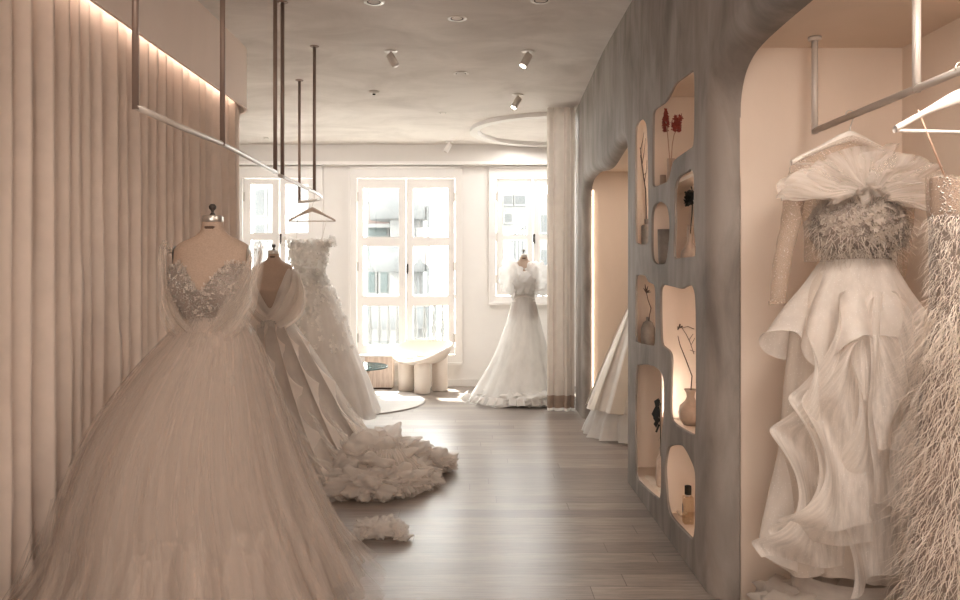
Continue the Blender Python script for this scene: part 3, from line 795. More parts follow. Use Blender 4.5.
# crumpled piece of train behind, lying on the floor right of the skirt
mb = MB()
for k, (dx, dy, r) in enumerate(((0, 0, .06), (.07, .03, .05), (-.07, .05, .055), (.02, .1, .05), (.11, -.03, .035), (-.1, -.02, .04))):
    puff(mb, (-.50+dx, 3.98+dy, r*.75), r, k+40, (1.3, 1.1, .8), .5)
mb.build('train_ruffle', M['tulle2'], g)

# ================================================================== GOWN 2
D2 = (-1.60, 5.98); Z2 = 1.44; s2 = .97
dress_form(D2, Z2, 'second dress form from the front, beige with a steel cap, wearing the V-neck draped gown', s2)
g = thing('draped_gown', (D2[0], D2[1], 0), 'ivory organza gown with deep V neck, cascading ruffles and a long train', 'wedding gown', 'bridal gowns')
x0, y0 = D2
def vneck(th):
    d = adiff(th, -PI/2); return lerp(-.34, -.02, smooth(d/.85)) if d < .85 else lerp(-.02, -.10, smooth((d-.85)/.5))
bd = MB(); bodice(bd, D2, Z2, -.42, vneck, off=.012, rough=.006, seed=7, s=s2)
bo = bd.build('bodice', M['ivory'], g, solid=.003)
for sg in (-1, 1):
    mb = MB()
    for L_ in range(5):
        path = [(x0-sg*.01, y0-.15, Z2-.40-.01*L_), (x0+sg*.07, y0-.165, Z2-.32), (x0+sg*.13, y0-.14, Z2-.21), (x0+sg*.165, y0-.08, Z2-.10), (x0+sg*.155, y0+.0, Z2+.0), (x0+sg*.12, y0+.09, Z2-.05)]
        def fn(u, v, path=path, L_=L_, sg=sg):
            p = crom([list(q) for q in path], u); w = .075*sin(PI*min(1, u*1.1+.1))+.02; k = v+L_*.42
            a = v*9+L_*2.1+u*2
            return (p[0]+sg*(w*k*.62)-sg*.02+.005*sin(a), p[1]-.012*cos(a)+.01*k, p[2]-w*k*.55+.004*sin(a*1.3))
        mb.grid(fn, 50, 12, uvs=(3, 1))
    mb.build('draped_sleeve', M['ivory'], g)
mb = MB(); rnd = random.Random(9)
for k in range(46):      # feathery fringe of the left shoulder
    th = rnd.uniform(2.2, 4.0); z = Z2-rnd.uniform(0, .17)
    strand(mb, (x0-.165+rnd.uniform(-.01, .02), y0+rnd.uniform(-.08, .03), z), (rnd.uniform(-.9, -.2), rnd.uniform(-.5, 0), rnd.uniform(.2, 1)), rnd.uniform(.05, .1), .006, k, 5, .3, .3, rnd)
mb.build('shoulder_fringe', M['feather'], g)
mb = MB(); ruffle(mb, [(x0-.13, y0-.07, Z2-.42), (x0-.05, y0-.15, Z2-.42), (x0+.05, y0-.15, Z2-.41), (x0+.14, y0-.06, Z2-.40)], .07, (0, -1, 0), 3, .01, 3, 60, 8, taper=False)
mb.build('waist_sash', M['tulle2'], g)
rings = [(1.04, x0, y0, .115, .09), (.93, x0+.02, y0-.03, .19, .17), (.75, x0+.09, y0-.13, .27, .29), (.52, x0+.19, y0-.30, .36, .42), (.30, x0+.31, y0-.50, .43, .56), (.12, x0+.42, y0-.66, .49, .68), (.01, x0+.46, y0-.72, .54, .76)]
mb = MB(); skirt(mb, grow(rings, .9), 160, 40, [(7, .04), (15, .03)], 4, clampx=-1.83); mb.build('underskirt', M['ivory_in'], g)
mb = MB(); skirt(mb, rings, 220, 50, [(8, .04), (17, .03), (37, .012)], 5, clampx=-1.83, hem=.01); mb.build('overskirt', M['tulle2'], g)
def along(rings, v, th, out=0):
    z, cx_, cy_, rx, ry = crom(rings, v); return (cx_+(rx+out)*cos(th), cy_+(ry+out)*sin(th), z)
mb = MB()
for k, (ta, tb, w, wv, v0, v1) in enumerate(((-1.75, -1.45, .30, 4.2, .0, .97), (-1.35, -1.05, .26, 4.6, .02, .95), (-.95, -.75, .24, 4.0, .05, .93), (-.5, -.35, .24, 3.6, .12, .95), (-2.15, -1.95, .26, 3.5, .05, .9))):
    def fn(u, v, k=k, ta=ta, tb=tb, w=w, wv=wv, v0=v0, v1=v1):
        a = 2*PI*wv*v+k*1.9+1.1*nz(v*4, k*3.3, 0)
        th = lerp(ta, tb, v)+w*u*(.45+.75*(.5+.5*sin(a)))*(.5+.5*v)
        x, y, z = along(rings, lerp(v0, v1, v), th, .035+.055*u*(1+.8*cos(a)))
        return (x, y, max(.01, z-.07*u*(1+.6*cos(a+.6))))
    mb.grid(fn, 14, 120, uvs=(1, 3))
mb.build('cascade_ruffle', M['ivory'], g)
mb = MB(); rnd = random.Random(13)
tr = [(-.90, 4.84, .05, .17), (-.70, 4.72, .05, .16), (-.50, 4.80, .05, .14), (-.68, 5.02, .10, .22), (-.42, 5.02, .06, .13), (-.31, 5.26, .08, .12), (-.50, 5.28, .10, .18),
      (-.84, 5.08, .13, .24), (-.25, 5.42, .05, .08), (-.66, 5.34, .14, .22), (-.36, 4.95, .05, .085), (-.22, 5.30, .04, .06), (-.56, 4.66, .04, .07)]
for k, (x, y, z, r) in enumerate(tr): puff(mb, (x, y, max(z, r*.5)), r, k+70, (1.12, 1.05, .58), .55, 5, 1.6, .5)
mb.build('train', M['tulle2'], g)
mb = MB()
for k, (x, y, z, r) in enumerate(tr): puff(mb, (x-.01, y+.03, max(z*.8, r*.4)), r*.72, k+75, (1.1, 1.05, .6), .3, 4, 1.5)
mb.build('train_lining', M['ivory_in'], g)
mb = MB(); rnd = random.Random(5)
for k in range(16):       # thin organza edges spilling over the floor
    a = lerp(-2.4, .6, k/15); s0 = k*1.9; L = rnd.uniform(.30, .40)
    def fn(u, v, a=a, s0=s0, L=L):
        th = a+(u-.5)*.55+.12*nz(v*3, s0, 0); r = lerp(.12, L, v)
        z = lerp(.24, .03, v**.8)+.035*sin(u*8+s0)*v*(1.2-v)+.03*nz(u*3, v*3, s0)
        return (-.62+r*cos(th)*1.05, 5.06+r*sin(th)*1.25, max(.006, z))
    mb.grid(fn, 22, 18, uvs=(1, 1))
mb.build('train_edge', M['tulle5'], g)
mb = MB()
for k in range(5):
    path = [along(rings, .55+.4*v/6, lerp(-1.3+.28*k, -1.05+.28*k, v/6), .03) for v in range(7)]
    ruffle(mb, path, .10, (.3, -1, 0), 4, .04, k+120, 90, 7, down=(.7, -.4, -.35))
mb.build('side_ruffle', M['tulle2'], g)

# ================================================================== GOWN 3 on hanger (floral)
hc = (-1.44, 6.64, RZ+.004)
hx, hy = -1.44, 6.64
_, z0 = hanger((hx, hy, RZ+.004), .203, 0, 'hanger_b', 'beige wooden hanger holding the floral off-shoulder gown on the far rail')
g = thing('floral_gown', (hx, hy-.02, .12), 'ivory off-shoulder gown with lace flowers hanging from the far rail', 'wedding gown', 'bridal gowns')
B3 = (hx-.02, hy); Z3 = 1.70
def top3(th):
    d = adiff(th, -PI/2); return -.03+.02*cos(2*d)-.05*math.exp(-((d-.15)/.25)**2)
bd = MB(); bodice(bd, B3, Z3, -.40, top3, off=-.004, rough=.006, seed=17)
bo = bd.build('bodice', M['white_c'], g, solid=.003)
x0, y0 = B3
rings = [(1.34, x0, y0, .135, .105), (1.22, x0+.02, y0, .19, .15), (1.02, x0+.055, y0-.01, .245, .20), (.75, x0+.10, y0-.02, .29, .25), (.45, x0+.16, y0-.02, .35, .28), (.16, x0+.20, y0-.02, .40, .32)]
mb = MB(); skirt(mb, grow(rings, .85), 120, 40, [(6, .05), (13, .04)], 6); mb.build('underskirt', M['ivory'], g)
mb = MB(); skirt(mb, rings, 160, 50, [(7, .05), (15, .03), (31, .012)], 7, hem=.03); mb.build('overskirt', M['tulle4'], g)
mb = MB(); rnd = random.Random(15)
for k in range(420):
    th = rnd.uniform(-PI, 0)
    if rnd.random() < .45:
        dz = rnd.uniform(-.38, -.03); p = torso_pt(B3, Z3, dz, th, .004)
    else:
        v = rnd.random()**1.4*.62; p = along(rings, v, th, .008)
    blossom(mb, p, rnd.uniform(.012, .030), (cos(th), sin(th), .3), k+300)
mb.build('lace_flowers', M['white_c'], g)
for sg in (1, -1):
    mb = MB()
    for k in range(60 if sg > 0 else 30):
        a = rnd.random(); p = (x0+sg*(.13+a*.095), y0-.05+rnd.uniform(-.03, .03), Z3-.06+a*.02+rnd.uniform(-.035, .035))
        blossom(mb, p, rnd.uniform(.014, .026), (sg, -.6, .4), k+800)
    mb.build('off_shoulder_sleeve', M['white_c'], g)
for sg in (-1, 1):
    MB().tube([(hx+sg*.13, hy, RZ-.155), (x0+sg*.105, hy-.05, Z3-.06)], .0025, 6).build('hanging_loop', M['hanger'], g)

# ================================================================== GOWN 4 by the right window
D4 = (.51, 8.30); Z4 = 1.47; s4 = .92
dress_form(D4, Z4, 'distant dress form in front of the right window wearing the white puffed gown', s4)
g = thing('puffed_gown', (D4[0], D4[1], 0), 'bright white gown with puffed shoulders and a spreading hem by the right window', 'wedding gown', 'bridal gowns')
bd = MB(); bodice(bd, D4, Z4, -.44, sweetheart(-.05, .03, -.08), off=.012, s=s4); bd.build('bodice', M['white_c'], g)
mb = MB()
for sg in (-1, 1): puff(mb, (D4[0]+sg*.135, D4[1]-.04, Z4-.14), .16, 5+sg, (.9, .9, 1.15), .25, 4, 2)
puff(mb, (D4[0], D4[1]-.10, Z4-.20), .14, 9, (1.1, .7, .9), .3)
mb.build('puffed_sleeves', M['tulle4'], g)
x0, y0 = D4
rings = [(1.12, x0, y0, .118, .098), (.95, x0, y0, .16, .14), (.70, x0-.01, y0, .23, .21), (.42, x0-.04, y0-.02, .32, .29), (.16, x0-.08, y0-.06, .44, .38), (.012, x0-.10, y0-.12, .52, .44)]
mb = MB(); skirt(mb, grow(rings, .88), 120, 40, [(6, .05), (13, .04)], 8); mb.build('underskirt', M['white_c'], g)
mb = MB(); skirt(mb, rings, 200, 50, [(7, .06), (16, .035)], 9, hem=.025, minz=.006); mb.build('overskirt', M['tulle4'], g)
mb = MB()
for k in range(9):
    a = lerp(-PI-.1, .1, k/8); q = [along(rings, .96, a+w*.16, .01) for w in (-1, -.3, .3, 1)]
    ruffle(mb, [(p[0], p[1], .10) for p in q], .095, (cos(a), sin(a), 0), 2, .03, k+200, 40, 6, down=(cos(a)*.7, sin(a)*.7, -.7), taper=False)
for k, (dx, dy) in enumerate(((-.34, -.30), (-.15, -.46), (.05, -.50), (.22, -.44), (-.02, -.40), (.36, -.36))):
    puff(mb, (D4[0]+dx, D4[1]+dy+.05, .075), .12, k+210, (1.2, 1, .6), .4, 4, 1.6)
mb.build('hem_frill', M['white_c'], g)

# ================================================================== GOWN 7 in the far niche
D7 = (1.51, 6.48); Z7 = 1.62
dress_form(D7, Z7, 'dress form inside the narrow lit niche, mostly hidden by the shelf wall')
g = thing('satin_gown', (D7[0], D7[1], 0), 'pleated champagne satin gown in the narrow lit niche behind the shelf wall', 'wedding gown', 'bridal gowns')
bd = MB(); bodice(bd, D7, Z7, -.44, sweetheart(-.05, .05, -.08), off=.012); bd.build('bodice', M['satin'], g)
x0, y0 = D7
r7 = [(1.22, x0, y0, .12, .10), (1.12, x0, y0, .20, .17), (.85, x0, y0, .32, .28), (.55, x0, y0-.0, .44, .36), (.24, x0, y0, .56, .42)]
mb = MB(); skirt(mb, r7, 200, 40, [(11, .035), (22, .02)], 12, sharp=.6, fpow=.5); mb.build('pleated_skirt', M['satin_w'], g)
mb = MB()
for k in range(11):
    a = 2*PI*k/11
    def fn(u, v, a=a):
        p = along(r7, v, a+(u-.5)*.22, .006+.02*v); return p
    mb.grid(fn, 6, 20)
mb.build('pleat_panel', M['satin'], g)
r7b = [(.40, x0, y0, .44, .34), (.2, x0, y0-.01, .53, .40), (.02, x0, y0-.02, .59, .45)]
mb = MB(); skirt(mb, r7b, 220, 20, [(9, .03), (21, .04), (43, .02)], 14); mb.build('underskirt', M['white_c'], g)

# ================================================================== GOWN 5 in the big niche
H5 = (NRX, 2.775, NRZ+.006)
_, z0 = hanger(H5, .215, .0, 'hanger', 'white hanger on the niche rail holding the sheer-sleeved ruffled gown')
g = thing('ruffled_gown', (NRX, 2.775, .0), 'sheer long-sleeved gown with tulle collar, beaded bust and cascading ruffles in the niche', 'wedding gown', 'bridal gowns')
hx, hy = NRX+.0, 2.775
zz = lambda py, Y=2.775: H-(py-VY)*Y/F
xx = lambda px, Y=2.775: (px-VX)*Y/F
# sheer yoke
mb = MB()
def yoke(u, v):
    a = 2*PI*u; w = lerp(.215, .165, smooth(v*1.3)); dep = lerp(.018, .085, smooth(v))
    s_ = abs(cos(a)); zt = NRZ-.072-.095*min(1, s_)**1.2
    return (hx+w*cos(a), hy+dep*sin(a), lerp(zt, zz(262), v))
mb.grid(yoke, 64, 20, closed=True, uvs=(6, 4)); mb.build('sheer_yoke', M['nude'], g)
mb = MB()
for k in range(12): mb.ico((hx, hy-.055-.002*k, NRZ-.135-.009*k), .0055, 1)
mb.build('button_loop', M['stem'], g)
def sleeve(sg, path, r):
    m_ = MB(); m_.tube([crom([list(p) for p in path], k/24) for k in range(25)], [lerp(r[0], r[1], k/24)*(1+.12*nz(k*.5, sg, 2)) for k in range(25)], 18, cap=False)
    m_.uv = [(i % 18/3, i//18/4) for i in range(len(m_.v))]
    o = m_.build('sleeve', M['nude'], g); e = path[-1]
    MB().tube([(e[0]-.001, e[1], e[2]+.012), (e[0], e[1], e[2])], [r[1]*1.05, r[1]*1.08], 18, cap=False).build('cuff', M['nude'], o, solid=.004)
sleeve(-1, [(hx-.185, hy-.01, NRZ-.20), (hx-.215, hy-.03, NRZ-.29), (hx-.235, hy-.04, NRZ-.40), (hx-.262, hy-.04, NRZ-.52), (xx(774), hy-.03, zz(304))], (.040, .026))
sleeve(1, [(hx+.19, hy, NRZ-.20), (hx+.21, hy+.01, NRZ-.30), (hx+.205, hy+.02, NRZ-.45), (hx+.19, hy+.03, NRZ-.62)], (.036, .022))
# tulle collar
mb = MB(); rnd = random.Random(77)
for k in range(6):
    s0 = k*2.3
    def fn(u, v, s0=s0, k=k):
        th = lerp(-.42, PI+.05, u); r = (.05+v*(.165+.045*nz(u*5, s0, 0)+.02*k/5))
        x = hx-.0+r*cos(th)*(1.30 if cos(th) < 0 else 1.18); z = zz(200)+r*sin(th)*.62+.02*nz(u*7, v*2, s0)
        return (x, hy-.105-.012*k+.022*sin(th*7+s0*1.7+v*3)*v-.03*v*sin(th), z)
    mb.grid(fn, 90, 14, uvs=(3, .5))
puff(mb, (hx-.005, hy-.12, zz(183)), .085, 51, (1.5, .6, .8), .7, 5, 2.6, .5)
mb.build('tulle_collar', M['tulle5'], g)
# beaded bust
mb = MB(); puff(mb, (hx+.012, hy-.03, zz(228)), .142, 61, (1.18, .78, .92), .06, 5, 3)
bo = mb.build('bust', M['lace'], g)
mb = MB()
def on_bust():
    th = rnd.uniform(-PI, 0); ph = rnd.uniform(-1.1, .9)
    return (hx+.012+.172*cos(th)*cos(ph), hy-.03+.118*sin(th)*cos(ph), zz(228)+.132*sin(ph)), (cos(th), sin(th), sin(ph))
for k in range(260):
    p, n = on_bust(); blossom(mb, p, rnd.uniform(.009, .019), n, k+500)
for k in range(900):
    p, n = on_bust(); strand(mb, p, (n[0]+rnd.uniform(-1, 1), n[1]-.2, n[2]+rnd.uniform(-1, .8)), rnd.uniform(.03, .09), .003, k, 6, .3, .8, rnd)
mb.build('petal_trim', M['petal'], bo)
mb = MB(); rnd = random.Random(78)
for k in range(500):
    p, n = on_bust(); mb.ico((p[0]+n[0]*.004, p[1]+n[1]*.004, p[2]), rnd.uniform(.0012, .0028), 1)
mb.build('beading', M['bead'], bo)
mb = MB()
def bandf(u, v):
    a = 2*PI*u; return (hx+.012+.118*cos(a), hy-.02+.088*sin(a), zz(256)-.024*sin(a)*-1*.5-.022*v)
mb.grid(bandf, 64, 3, closed=True); mb.build('waistband', M['belt'], g, solid=.006)
# skirt: straight lining plus jabot cascades
rings = [(zz(259), hx+.012, hy-.02, .112, .085), (zz(300), hx+.005, hy-.02, .20, .13), (zz(360), hx+.0, hy-.02, .235, .15), (zz(450), hx-.005, hy-.02, .25, .16), (zz(540), hx+.0, hy-.02, .26, .17), (zz(562), hx, hy-.02, .265, .17)]
mb = MB(); skirt(mb, rings, 180, 40, [(6, .06), (13, .05)], 18, hem=.015); mb.build('underskirt', M['spark_in'], g)
fl = [(zz(259), hx+.012, hy-.02, .118, .09), (zz(283), hx-.0, hy-.03, .165, .13), (zz(310), hx-.01, hy-.04, .215, .17), (zz(345), hx-.01, hy-.045, .265, .20)]
mb = MB(); skirt(mb, fl, 260, 30, [(5, .15), (9, .09)], 23, hem=.06, fpow=1, sharp=.8); mb.build('top_flounce', M['spark'], g)
lf = [(zz(300), hx-.01, hy-.01, .15, .08), (zz(400), hx-.015, hy-.01, .21, .06), (zz(480), hx-.02, hy-.01, .25, .12), (zz(555), hx-.03, hy-.02, .285, .15)]
mb = MB(); skirt(mb, lf, 260, 40, [(5, .12), (9, .08)], 29, hem=.035, fpow=.8); mb.build('lower_flounce', M['spark'], g)
mb = MB()
def sheet(mb, xc, w, yb, zt, zb_, turns, ph, sg, slope):
    """hanging panel whose side edge swings out and in as it falls"""
    def fn(u, v):
        a = 2*PI*turns*v+ph
        side = (.5+.5*sin(a))
        ww = w*(.30+.95*v**.5)*(.75+.36*side)
        x = xc*(.55+.45*v**.6)+sg*(u-.12)*ww
        y = yb-.075*v-(.05+.03*v)*sin(PI*u*1.25+a*.9)*u-.012*cos(9*u+a)
        return (hx-.005+x, hy+y, lerp(zt, zb_, v)-slope*u*(.4+.6*cos(a))*min(1, v*3))
    mb.grid(fn, 16, 110, uvs=(1, 3))
for args in ((-.14, .22, -.12, 305, 546, 2.3, 1.1, -1, .06), (-.07, .24, -.16, 290, 520, 1.9, 3.0, -1, .07), (.02, .20, -.18, 295, 545, 1.8, .4, -1, .07), (-.02, .22, -.19, 290, 480, 1.7, 2.2, 1, .07),
             (.07, .22, -.16, 290, 530, 2.1, .2, 1, .07), (.13, .20, -.10, 300, 550, 2.3, 2.0, 1, .06), (-.10, .20, -.20, 335, 500, 1.5, 5.0, -1, .06), (.06, .17, -.21, 350, 540, 1.6, 3.4, 1, .06), (-.03, .16, -.22, 330, 430, 1.1, 4.2, 1, .06)):
    a_l = list(args); a_l[3] = zz(a_l[3]); a_l[4] = zz(a_l[4]); sheet(mb, *a_l)
mb.build('cascade_ruffle', M['spark'], g)
mb = MB(); rnd = random.Random(99)
for k in range(30):
    x = rnd.uniform(1.10, 1.60); y = rnd.uniform(2.72, 3.04); r = rnd.uniform(.075, .12)
    puff(mb, (x, y, rnd.uniform(.07, .20) if x < 1.5 else .10), r, k+130, (1.0, .9, .75), .5, 3, 2)
tf = [(.30, hx, hy, .18, .14), (.15, hx, hy, .24, .2), (.02, hx, hy, .3, .24)]
skirt(mb, tf, 160, 20, [(9, .06), (21, .04)], 44)
mb.build('floor_tulle', M['tulle2'], g)

# ================================================================== GOWN 6 feather, right edge
H6 = (NRX, 2.14, NRZ+.006)
hanger(H6, .20, .12, 'hanger', 'white hanger on the niche rail at the right edge of the photo, nearest the camera')
g = thing('feather_gown', (NRX+.03, 2.14, 0), 'ivory ostrich-feather column gown at the right edge hanging in the niche', 'wedding gown', 'bridal gowns')
B6 = (NRX+.075, 2.16)
x0, y0 = B6; z6 = lambda py: H-(py-VY)*2.14/F
top6 = z6(178)
mb = MB()
def bod6(u, v):
    a = 2*PI*u; rx = interp([(0, .155), (.3, .150), (.6, .125), (1, .15)], v)[0]; ry = interp([(0, .09), (.3, .10), (.6, .08), (1, .06)], v)[0]
    t6 = top6+.015*cos(2*a)-.03*math.exp(-(adiff(a, -PI/2)/.4)**2)
    return (x0+rx*cos(a), y0+ry*sin(a), lerp(t6, top6-.36, v))
mb.grid(bod6, 64, 24, closed=True, uvs=(8, 4)); bo = mb.build('bodice', M['nude'], g)
mb = MB()
def bod6i(u, v):
    a = 2*PI*u; p = bod6(u, v); return (x0+(p[0]-x0)*.93, y0+(p[1]-y0)*.93, p[2]-.012)
mb.grid(bod6i, 64, 24, closed=True); mb.build('bodice_lining', M['form'], bo)
mb = MB(); rnd = random.Random(55)
for k in range(900):
    u = rnd.uniform(.55, .95); v = rnd.random(); p = bod6(u, v*.8); mb.ico((p[0], p[1]-.003, p[2]), rnd.uniform(.0015, .004), 1)
for k in range(260):   # sequinned cup
    a = rnd.uniform(-2.4, -.3); b = rnd.uniform(0, 1); p = (x0-.045+.062*b*cos(a*3), y0-.10, top6-.055+.05*b*sin(a*3)); mb.ico(p, rnd.uniform(.002, .005), 1)
mb.build('sequins', M['bead'], bo)
for sx in (-.117, .10):
    MB().tube([(H6[0]+sx*1.1, H6[1]+sx*.12, NRZ-.115), (x0+sx-.015, y0-.04, top6+.0)], .0025, 6).build('strap', M['stem'], g)
rings = [(z6(215), x0, y0, .145, .10), (z6(300), x0, y0, .14, .11), (z6(360), x0, y0, .155, .13), (z6(450), x0-.005, y0, .17, .15), (z6(560), x0-.01, y0, .185, .17), (.10, x0-.01, y0, .21, .19)]
mb = MB(); skirt(mb, rings, 120, 40, [(7, .03)], 24); mb.build('lining', M['lace'], g)
mb = MB(); rnd = random.Random(66)
for k in range(7000):
    v = rnd.random()*.97; th = rnd.uniform(-PI*1.08, .1)
    p = along(rings, v, th, .002); n = (cos(th), sin(th), 0)
    L = rnd.uniform(.06, .145) if v > .2 else rnd.uniform(.03, .07)
    strand(mb, p, (n[0]*rnd.uniform(.3, 1.2)+rnd.uniform(-.4, .4), n[1]*rnd.uniform(.3, 1.0), rnd.uniform(-1.2, .4)), L, .0024, k, 9, 1.1, 1.35, rnd)
f_ = mb.build('feather_fringe', M['feather'], g); f_['kind'] = 'stuff'
mb = MB()
for k in range(600):
    v = rnd.uniform(0, .45); th = rnd.uniform(-PI, 0); p = along(rings, v, th, .006); mb.ico(p, rnd.uniform(.002, .0045), 1)
b_ = mb.build('skirt_beading', M['bead'], g); b_['kind'] = 'stuff'

# ================================================================== LOUNGE CORNER
RC = (-1.37, 8.12)
t = thing('round_rug', (RC[0], RC[1], 0), 'round pale grey rug with a thin dark border by the windows', 'rug')
MB().lathe([(.001, .001), (.80, .001), (.80, .012), (.001, .012)], (RC[0], RC[1], 0), 96).build('pile', M['rug'], t, smooth=False)
MB().lathe([(.80, .0), (.815, .001), (.815, .013), (.80, .013)], (RC[0], RC[1], .0), 96, cap=False).build('binding', M['rugedge'], t, smooth=False)
t = thing('side_table', (-1.28, 8.0, .012), 'low round glass-topped table with a turned wooden foot on the rug', 'table')
tp = MB().lathe([(.001, .0), (.335, .0), (.335, .016), (.001, .016)], (-1.28, 8.0, .385), 72).build('table_top', M['tglass'], t, smooth=False)
MB().lathe([(.333, -.001), (.341, .0), (.341, .016), (.333, .017)], (-1.28, 8.0, .385), 72, cap=False).build('glass_edge', M['tedge'], tp)
MB().lathe([(.19, 0), (.185, .02), (.10, .08), (.075, .15), (.085, .22), (.12, .29), (.165, .345), (.175, .37)], (-1.28, 8.0, .013), 40).build('pedestal', M['wood'], t)
t = thing('low_cabinet', (-1.16, 9.08, 0), 'small pale wood-grained box below the middle window beside the armchair', 'cabinet')
MB().box(-1.325, -1.0, 8.98, 9.19, .02, .385).build('body', M['pwood'], t, smooth=False, bevel=.006)
MB().box(-1.31, -1.015, 8.995, 9.18, 0, .02).build('plinth', M['twig'], t, smooth=False)
MB().box(-1.335, -.99, 8.97, 9.195, .385, .402).build('top', M['frame'], t, smooth=False, bevel=.003)
AC = (-.64, 8.87)
t = thing('armchair', (AC[0], AC[1], 0), 'cream sculptural armchair with fat cylindrical legs and scooped seat by the middle window', 'armchair')
for dx, dy in ((-.19, .04), (.015, -.175), (.205, .02), (0, .20)):
    x, y = AC[0]+dx, AC[1]+dy; b = .0 if (x-RC[0])**2+(y-RC[1])**2 > .86**2 else .014
    MB().lathe([(.001, b+.002), (.085, b+.002), (.091, b+.012), (.091, .30), (.093, .40)], (x, y, 0), 36).build('leg', M['chair'], t)
def rimz(a): return .505+.105*cos(a-math.radians(60))-.03*cos(2*(a-math.radians(60)))
def bowl(u, v):
    a = 2*PI*u; rx, ry = .355, .305
    w = v*2 if v < .5 else (1-v)*2           # outside up, over the rim, inside down
    inside = v >= .5
    q = w*PI/2; r = sin(q)**.6; zz_ = (1-cos(q))**.9
    th_ = .034 if inside else 0
    zb = .315+(.055 if inside else 0)
    rr = max(0, r-(.10 if inside else 0)*r)
    top = rimz(a)
    return (AC[0]+rx*rr*cos(a), AC[1]+ry*rr*sin(a), lerp(zb, top, zz_))
mb = MB(); mb.grid(bowl, 72, 40, closed=True); mb.build('seat_shell', M['chair'], t, weld=True)

# ================================================================== SHELF DISPLAY
def branch(mb, p, d, L, r, rnd, depth=0, lim=1.10):
    p = Vector(p); d = Vector(d).normalized(); pts = [p.copy()]
    for k in range(6):
        p = p+d*L/6; p.x = min(max(p.x, WX+.03), WX+.28); pts.append(p.copy())
        d = (d+Vector((0, rnd.uniform(-.25, .25), rnd.uniform(-.15, .2)))).normalized()
        if depth < 2 and k > 0 and rnd.random() < .6:
            dd = (d+Vector((0, rnd.choice((-1, 1))*.7, .1))).normalized(); branch(mb, p, dd, L*.35, r*.6, rnd, depth+1)
    mb.tube(pts, [lerp(r, r*.4, k/6) for k in range(7)], 6)
def onp(px, py, X): y, z = on_right(px, py, X); return Vector((X, y, z))
SX = 1.085
# slot 1
b = onp(645, 243, SX); zb = 1.546
t = thing('lidded_vase', (SX, 4.80, zb), 'slim grey cylindrical vase in the tall narrow slot at upper left', 'vase')
vx, vy = SX, 4.86
t.location = (vx, vy, zb)
MB().lathe([(.001, 0), (.030, 0), (.034, .01), (.034, .14), (.028, .150), (.014, .152)], (vx, vy, zb), 28).build('body', M['vgrey'], t)
MB().lathe([(.014, .150), (.015, .185), (.011, .186), (.011, .15)], (vx, vy, zb), 20).build('neck', M['vgrey'], t)
mb = MB(); rnd = random.Random(3); br = [Vector((vx, vy, zb+.15)), onp(645.6, 190, 1.075), onp(642, 165, 1.07), onp(640.5, 150, 1.07), onp(637.5, 134, 1.07)]
br[0] = Vector((vx, vy, zb+.10))
mb.tube(br, [.004, .004, .003, .0025, .0015], 6)
for i, (px, py, qx, qy) in enumerate(((642, 165, 645.5, 138), (640.5, 150, 644, 132), (643, 172, 639, 150), (644.6, 182, 647, 160), (640, 148, 636.5, 139), (643.5, 175, 646.5, 172))):
    mb.tube([onp(px, py, 1.07), onp((px+qx)/2+.4, (py+qy)/2, 1.07), onp(qx, qy, 1.07)], [.0025, .0018, .001], 5)
tag(mb.build('dry_branch', M['twig']), 'bare dark branch rising from the slim grey vase at upper left', 'branch')
# opening 2: two stems
def vase(name, c, prof, mat, label, n=32):
    o = MB().lathe(prof, c, n).build(name, M[mat]); tag(o, label, 'vase', 'vases in the wall shelf'); return o
zb = 1.863
vase('tube_vase', (1.05, 1.05*F/(671-VX), zb), [(.001, 0), (.021, 0), (.021, .145), (.017, .145), (.017, .01), (.001, .01)], 'vbeige', 'taller slim beige vase holding red blooms in the top opening')
vase('bud_vase', (1.045, 1.045*F/(663-VX), zb), [(.001, 0), (.017, 0), (.017, .075), (.013, .075), (.013, .01), (.001, .01)], 'vtan', 'shorter tan vase left of the taller one in the top opening')
def bloom(pts, hr, label, seed, horiz=False):
    t = thing('dried_flower', tuple(pts[0]), label, 'flower', 'dried red flowers')
    MB().tube(pts, .0026, 6).build('stem', M['stem'], t)
    mb = MB(); rnd = random.Random(seed); e = pts[-1]; prev = pts[-2]
    for k in range(150):
        a = rnd.uniform(0, 2*PI); q = rnd.random()
        if horiz: c = e+Vector((rnd.uniform(-.02, .02), -lerp(-.03, .05, q)*.8, (abs(q-.4)*.10)+rnd.uniform(-.012, .012)))
        else: c = e+Vector((.010*cos(a)*sin(PI*q+.3), .024*sin(a)*sin(PI*q+.3), lerp(-.055, .06, q)))
        blossom(mb, c, .010, (cos(a), sin(a), .8), k+seed, 4)
    mb.build('flower_head', M['redf'], t)
X2 = 1.035
bloom([Vector((1.05, 1.05*F/(671-VX), zb+.03)), onp(670, 162, X2), onp(668.5, 145, X2), onp(667, 128, X2), onp(665.6, 121, X2)], .03, 'upright dried red bloom on a pale stem, left of the pair', 1)
bloom([Vector((1.052, 1.052*F/(671.2-VX), zb+.03)), onp(671.3, 162, X2+.01), onp(672.2, 145, X2+.01), onp(674, 135, X2+.01), onp(676.3, 130, X2+.01)], .03, 'drooping sideways dried red bloom, right of the pair', 2, True)
# opening 3
c3 = onp(664.8, 262, 1.07); z3_ = 1.4255
vase('tumbler_vase', (1.062, 1.062*F/(664.8-VX), z3_), [(.001, 0), (.030, 0), (.036, .04), (.040, .21), (.035, .21), (.03, .02), (.001, .02)], 'vgrey', 'tall tapered grey tumbler vase in the small arched opening')
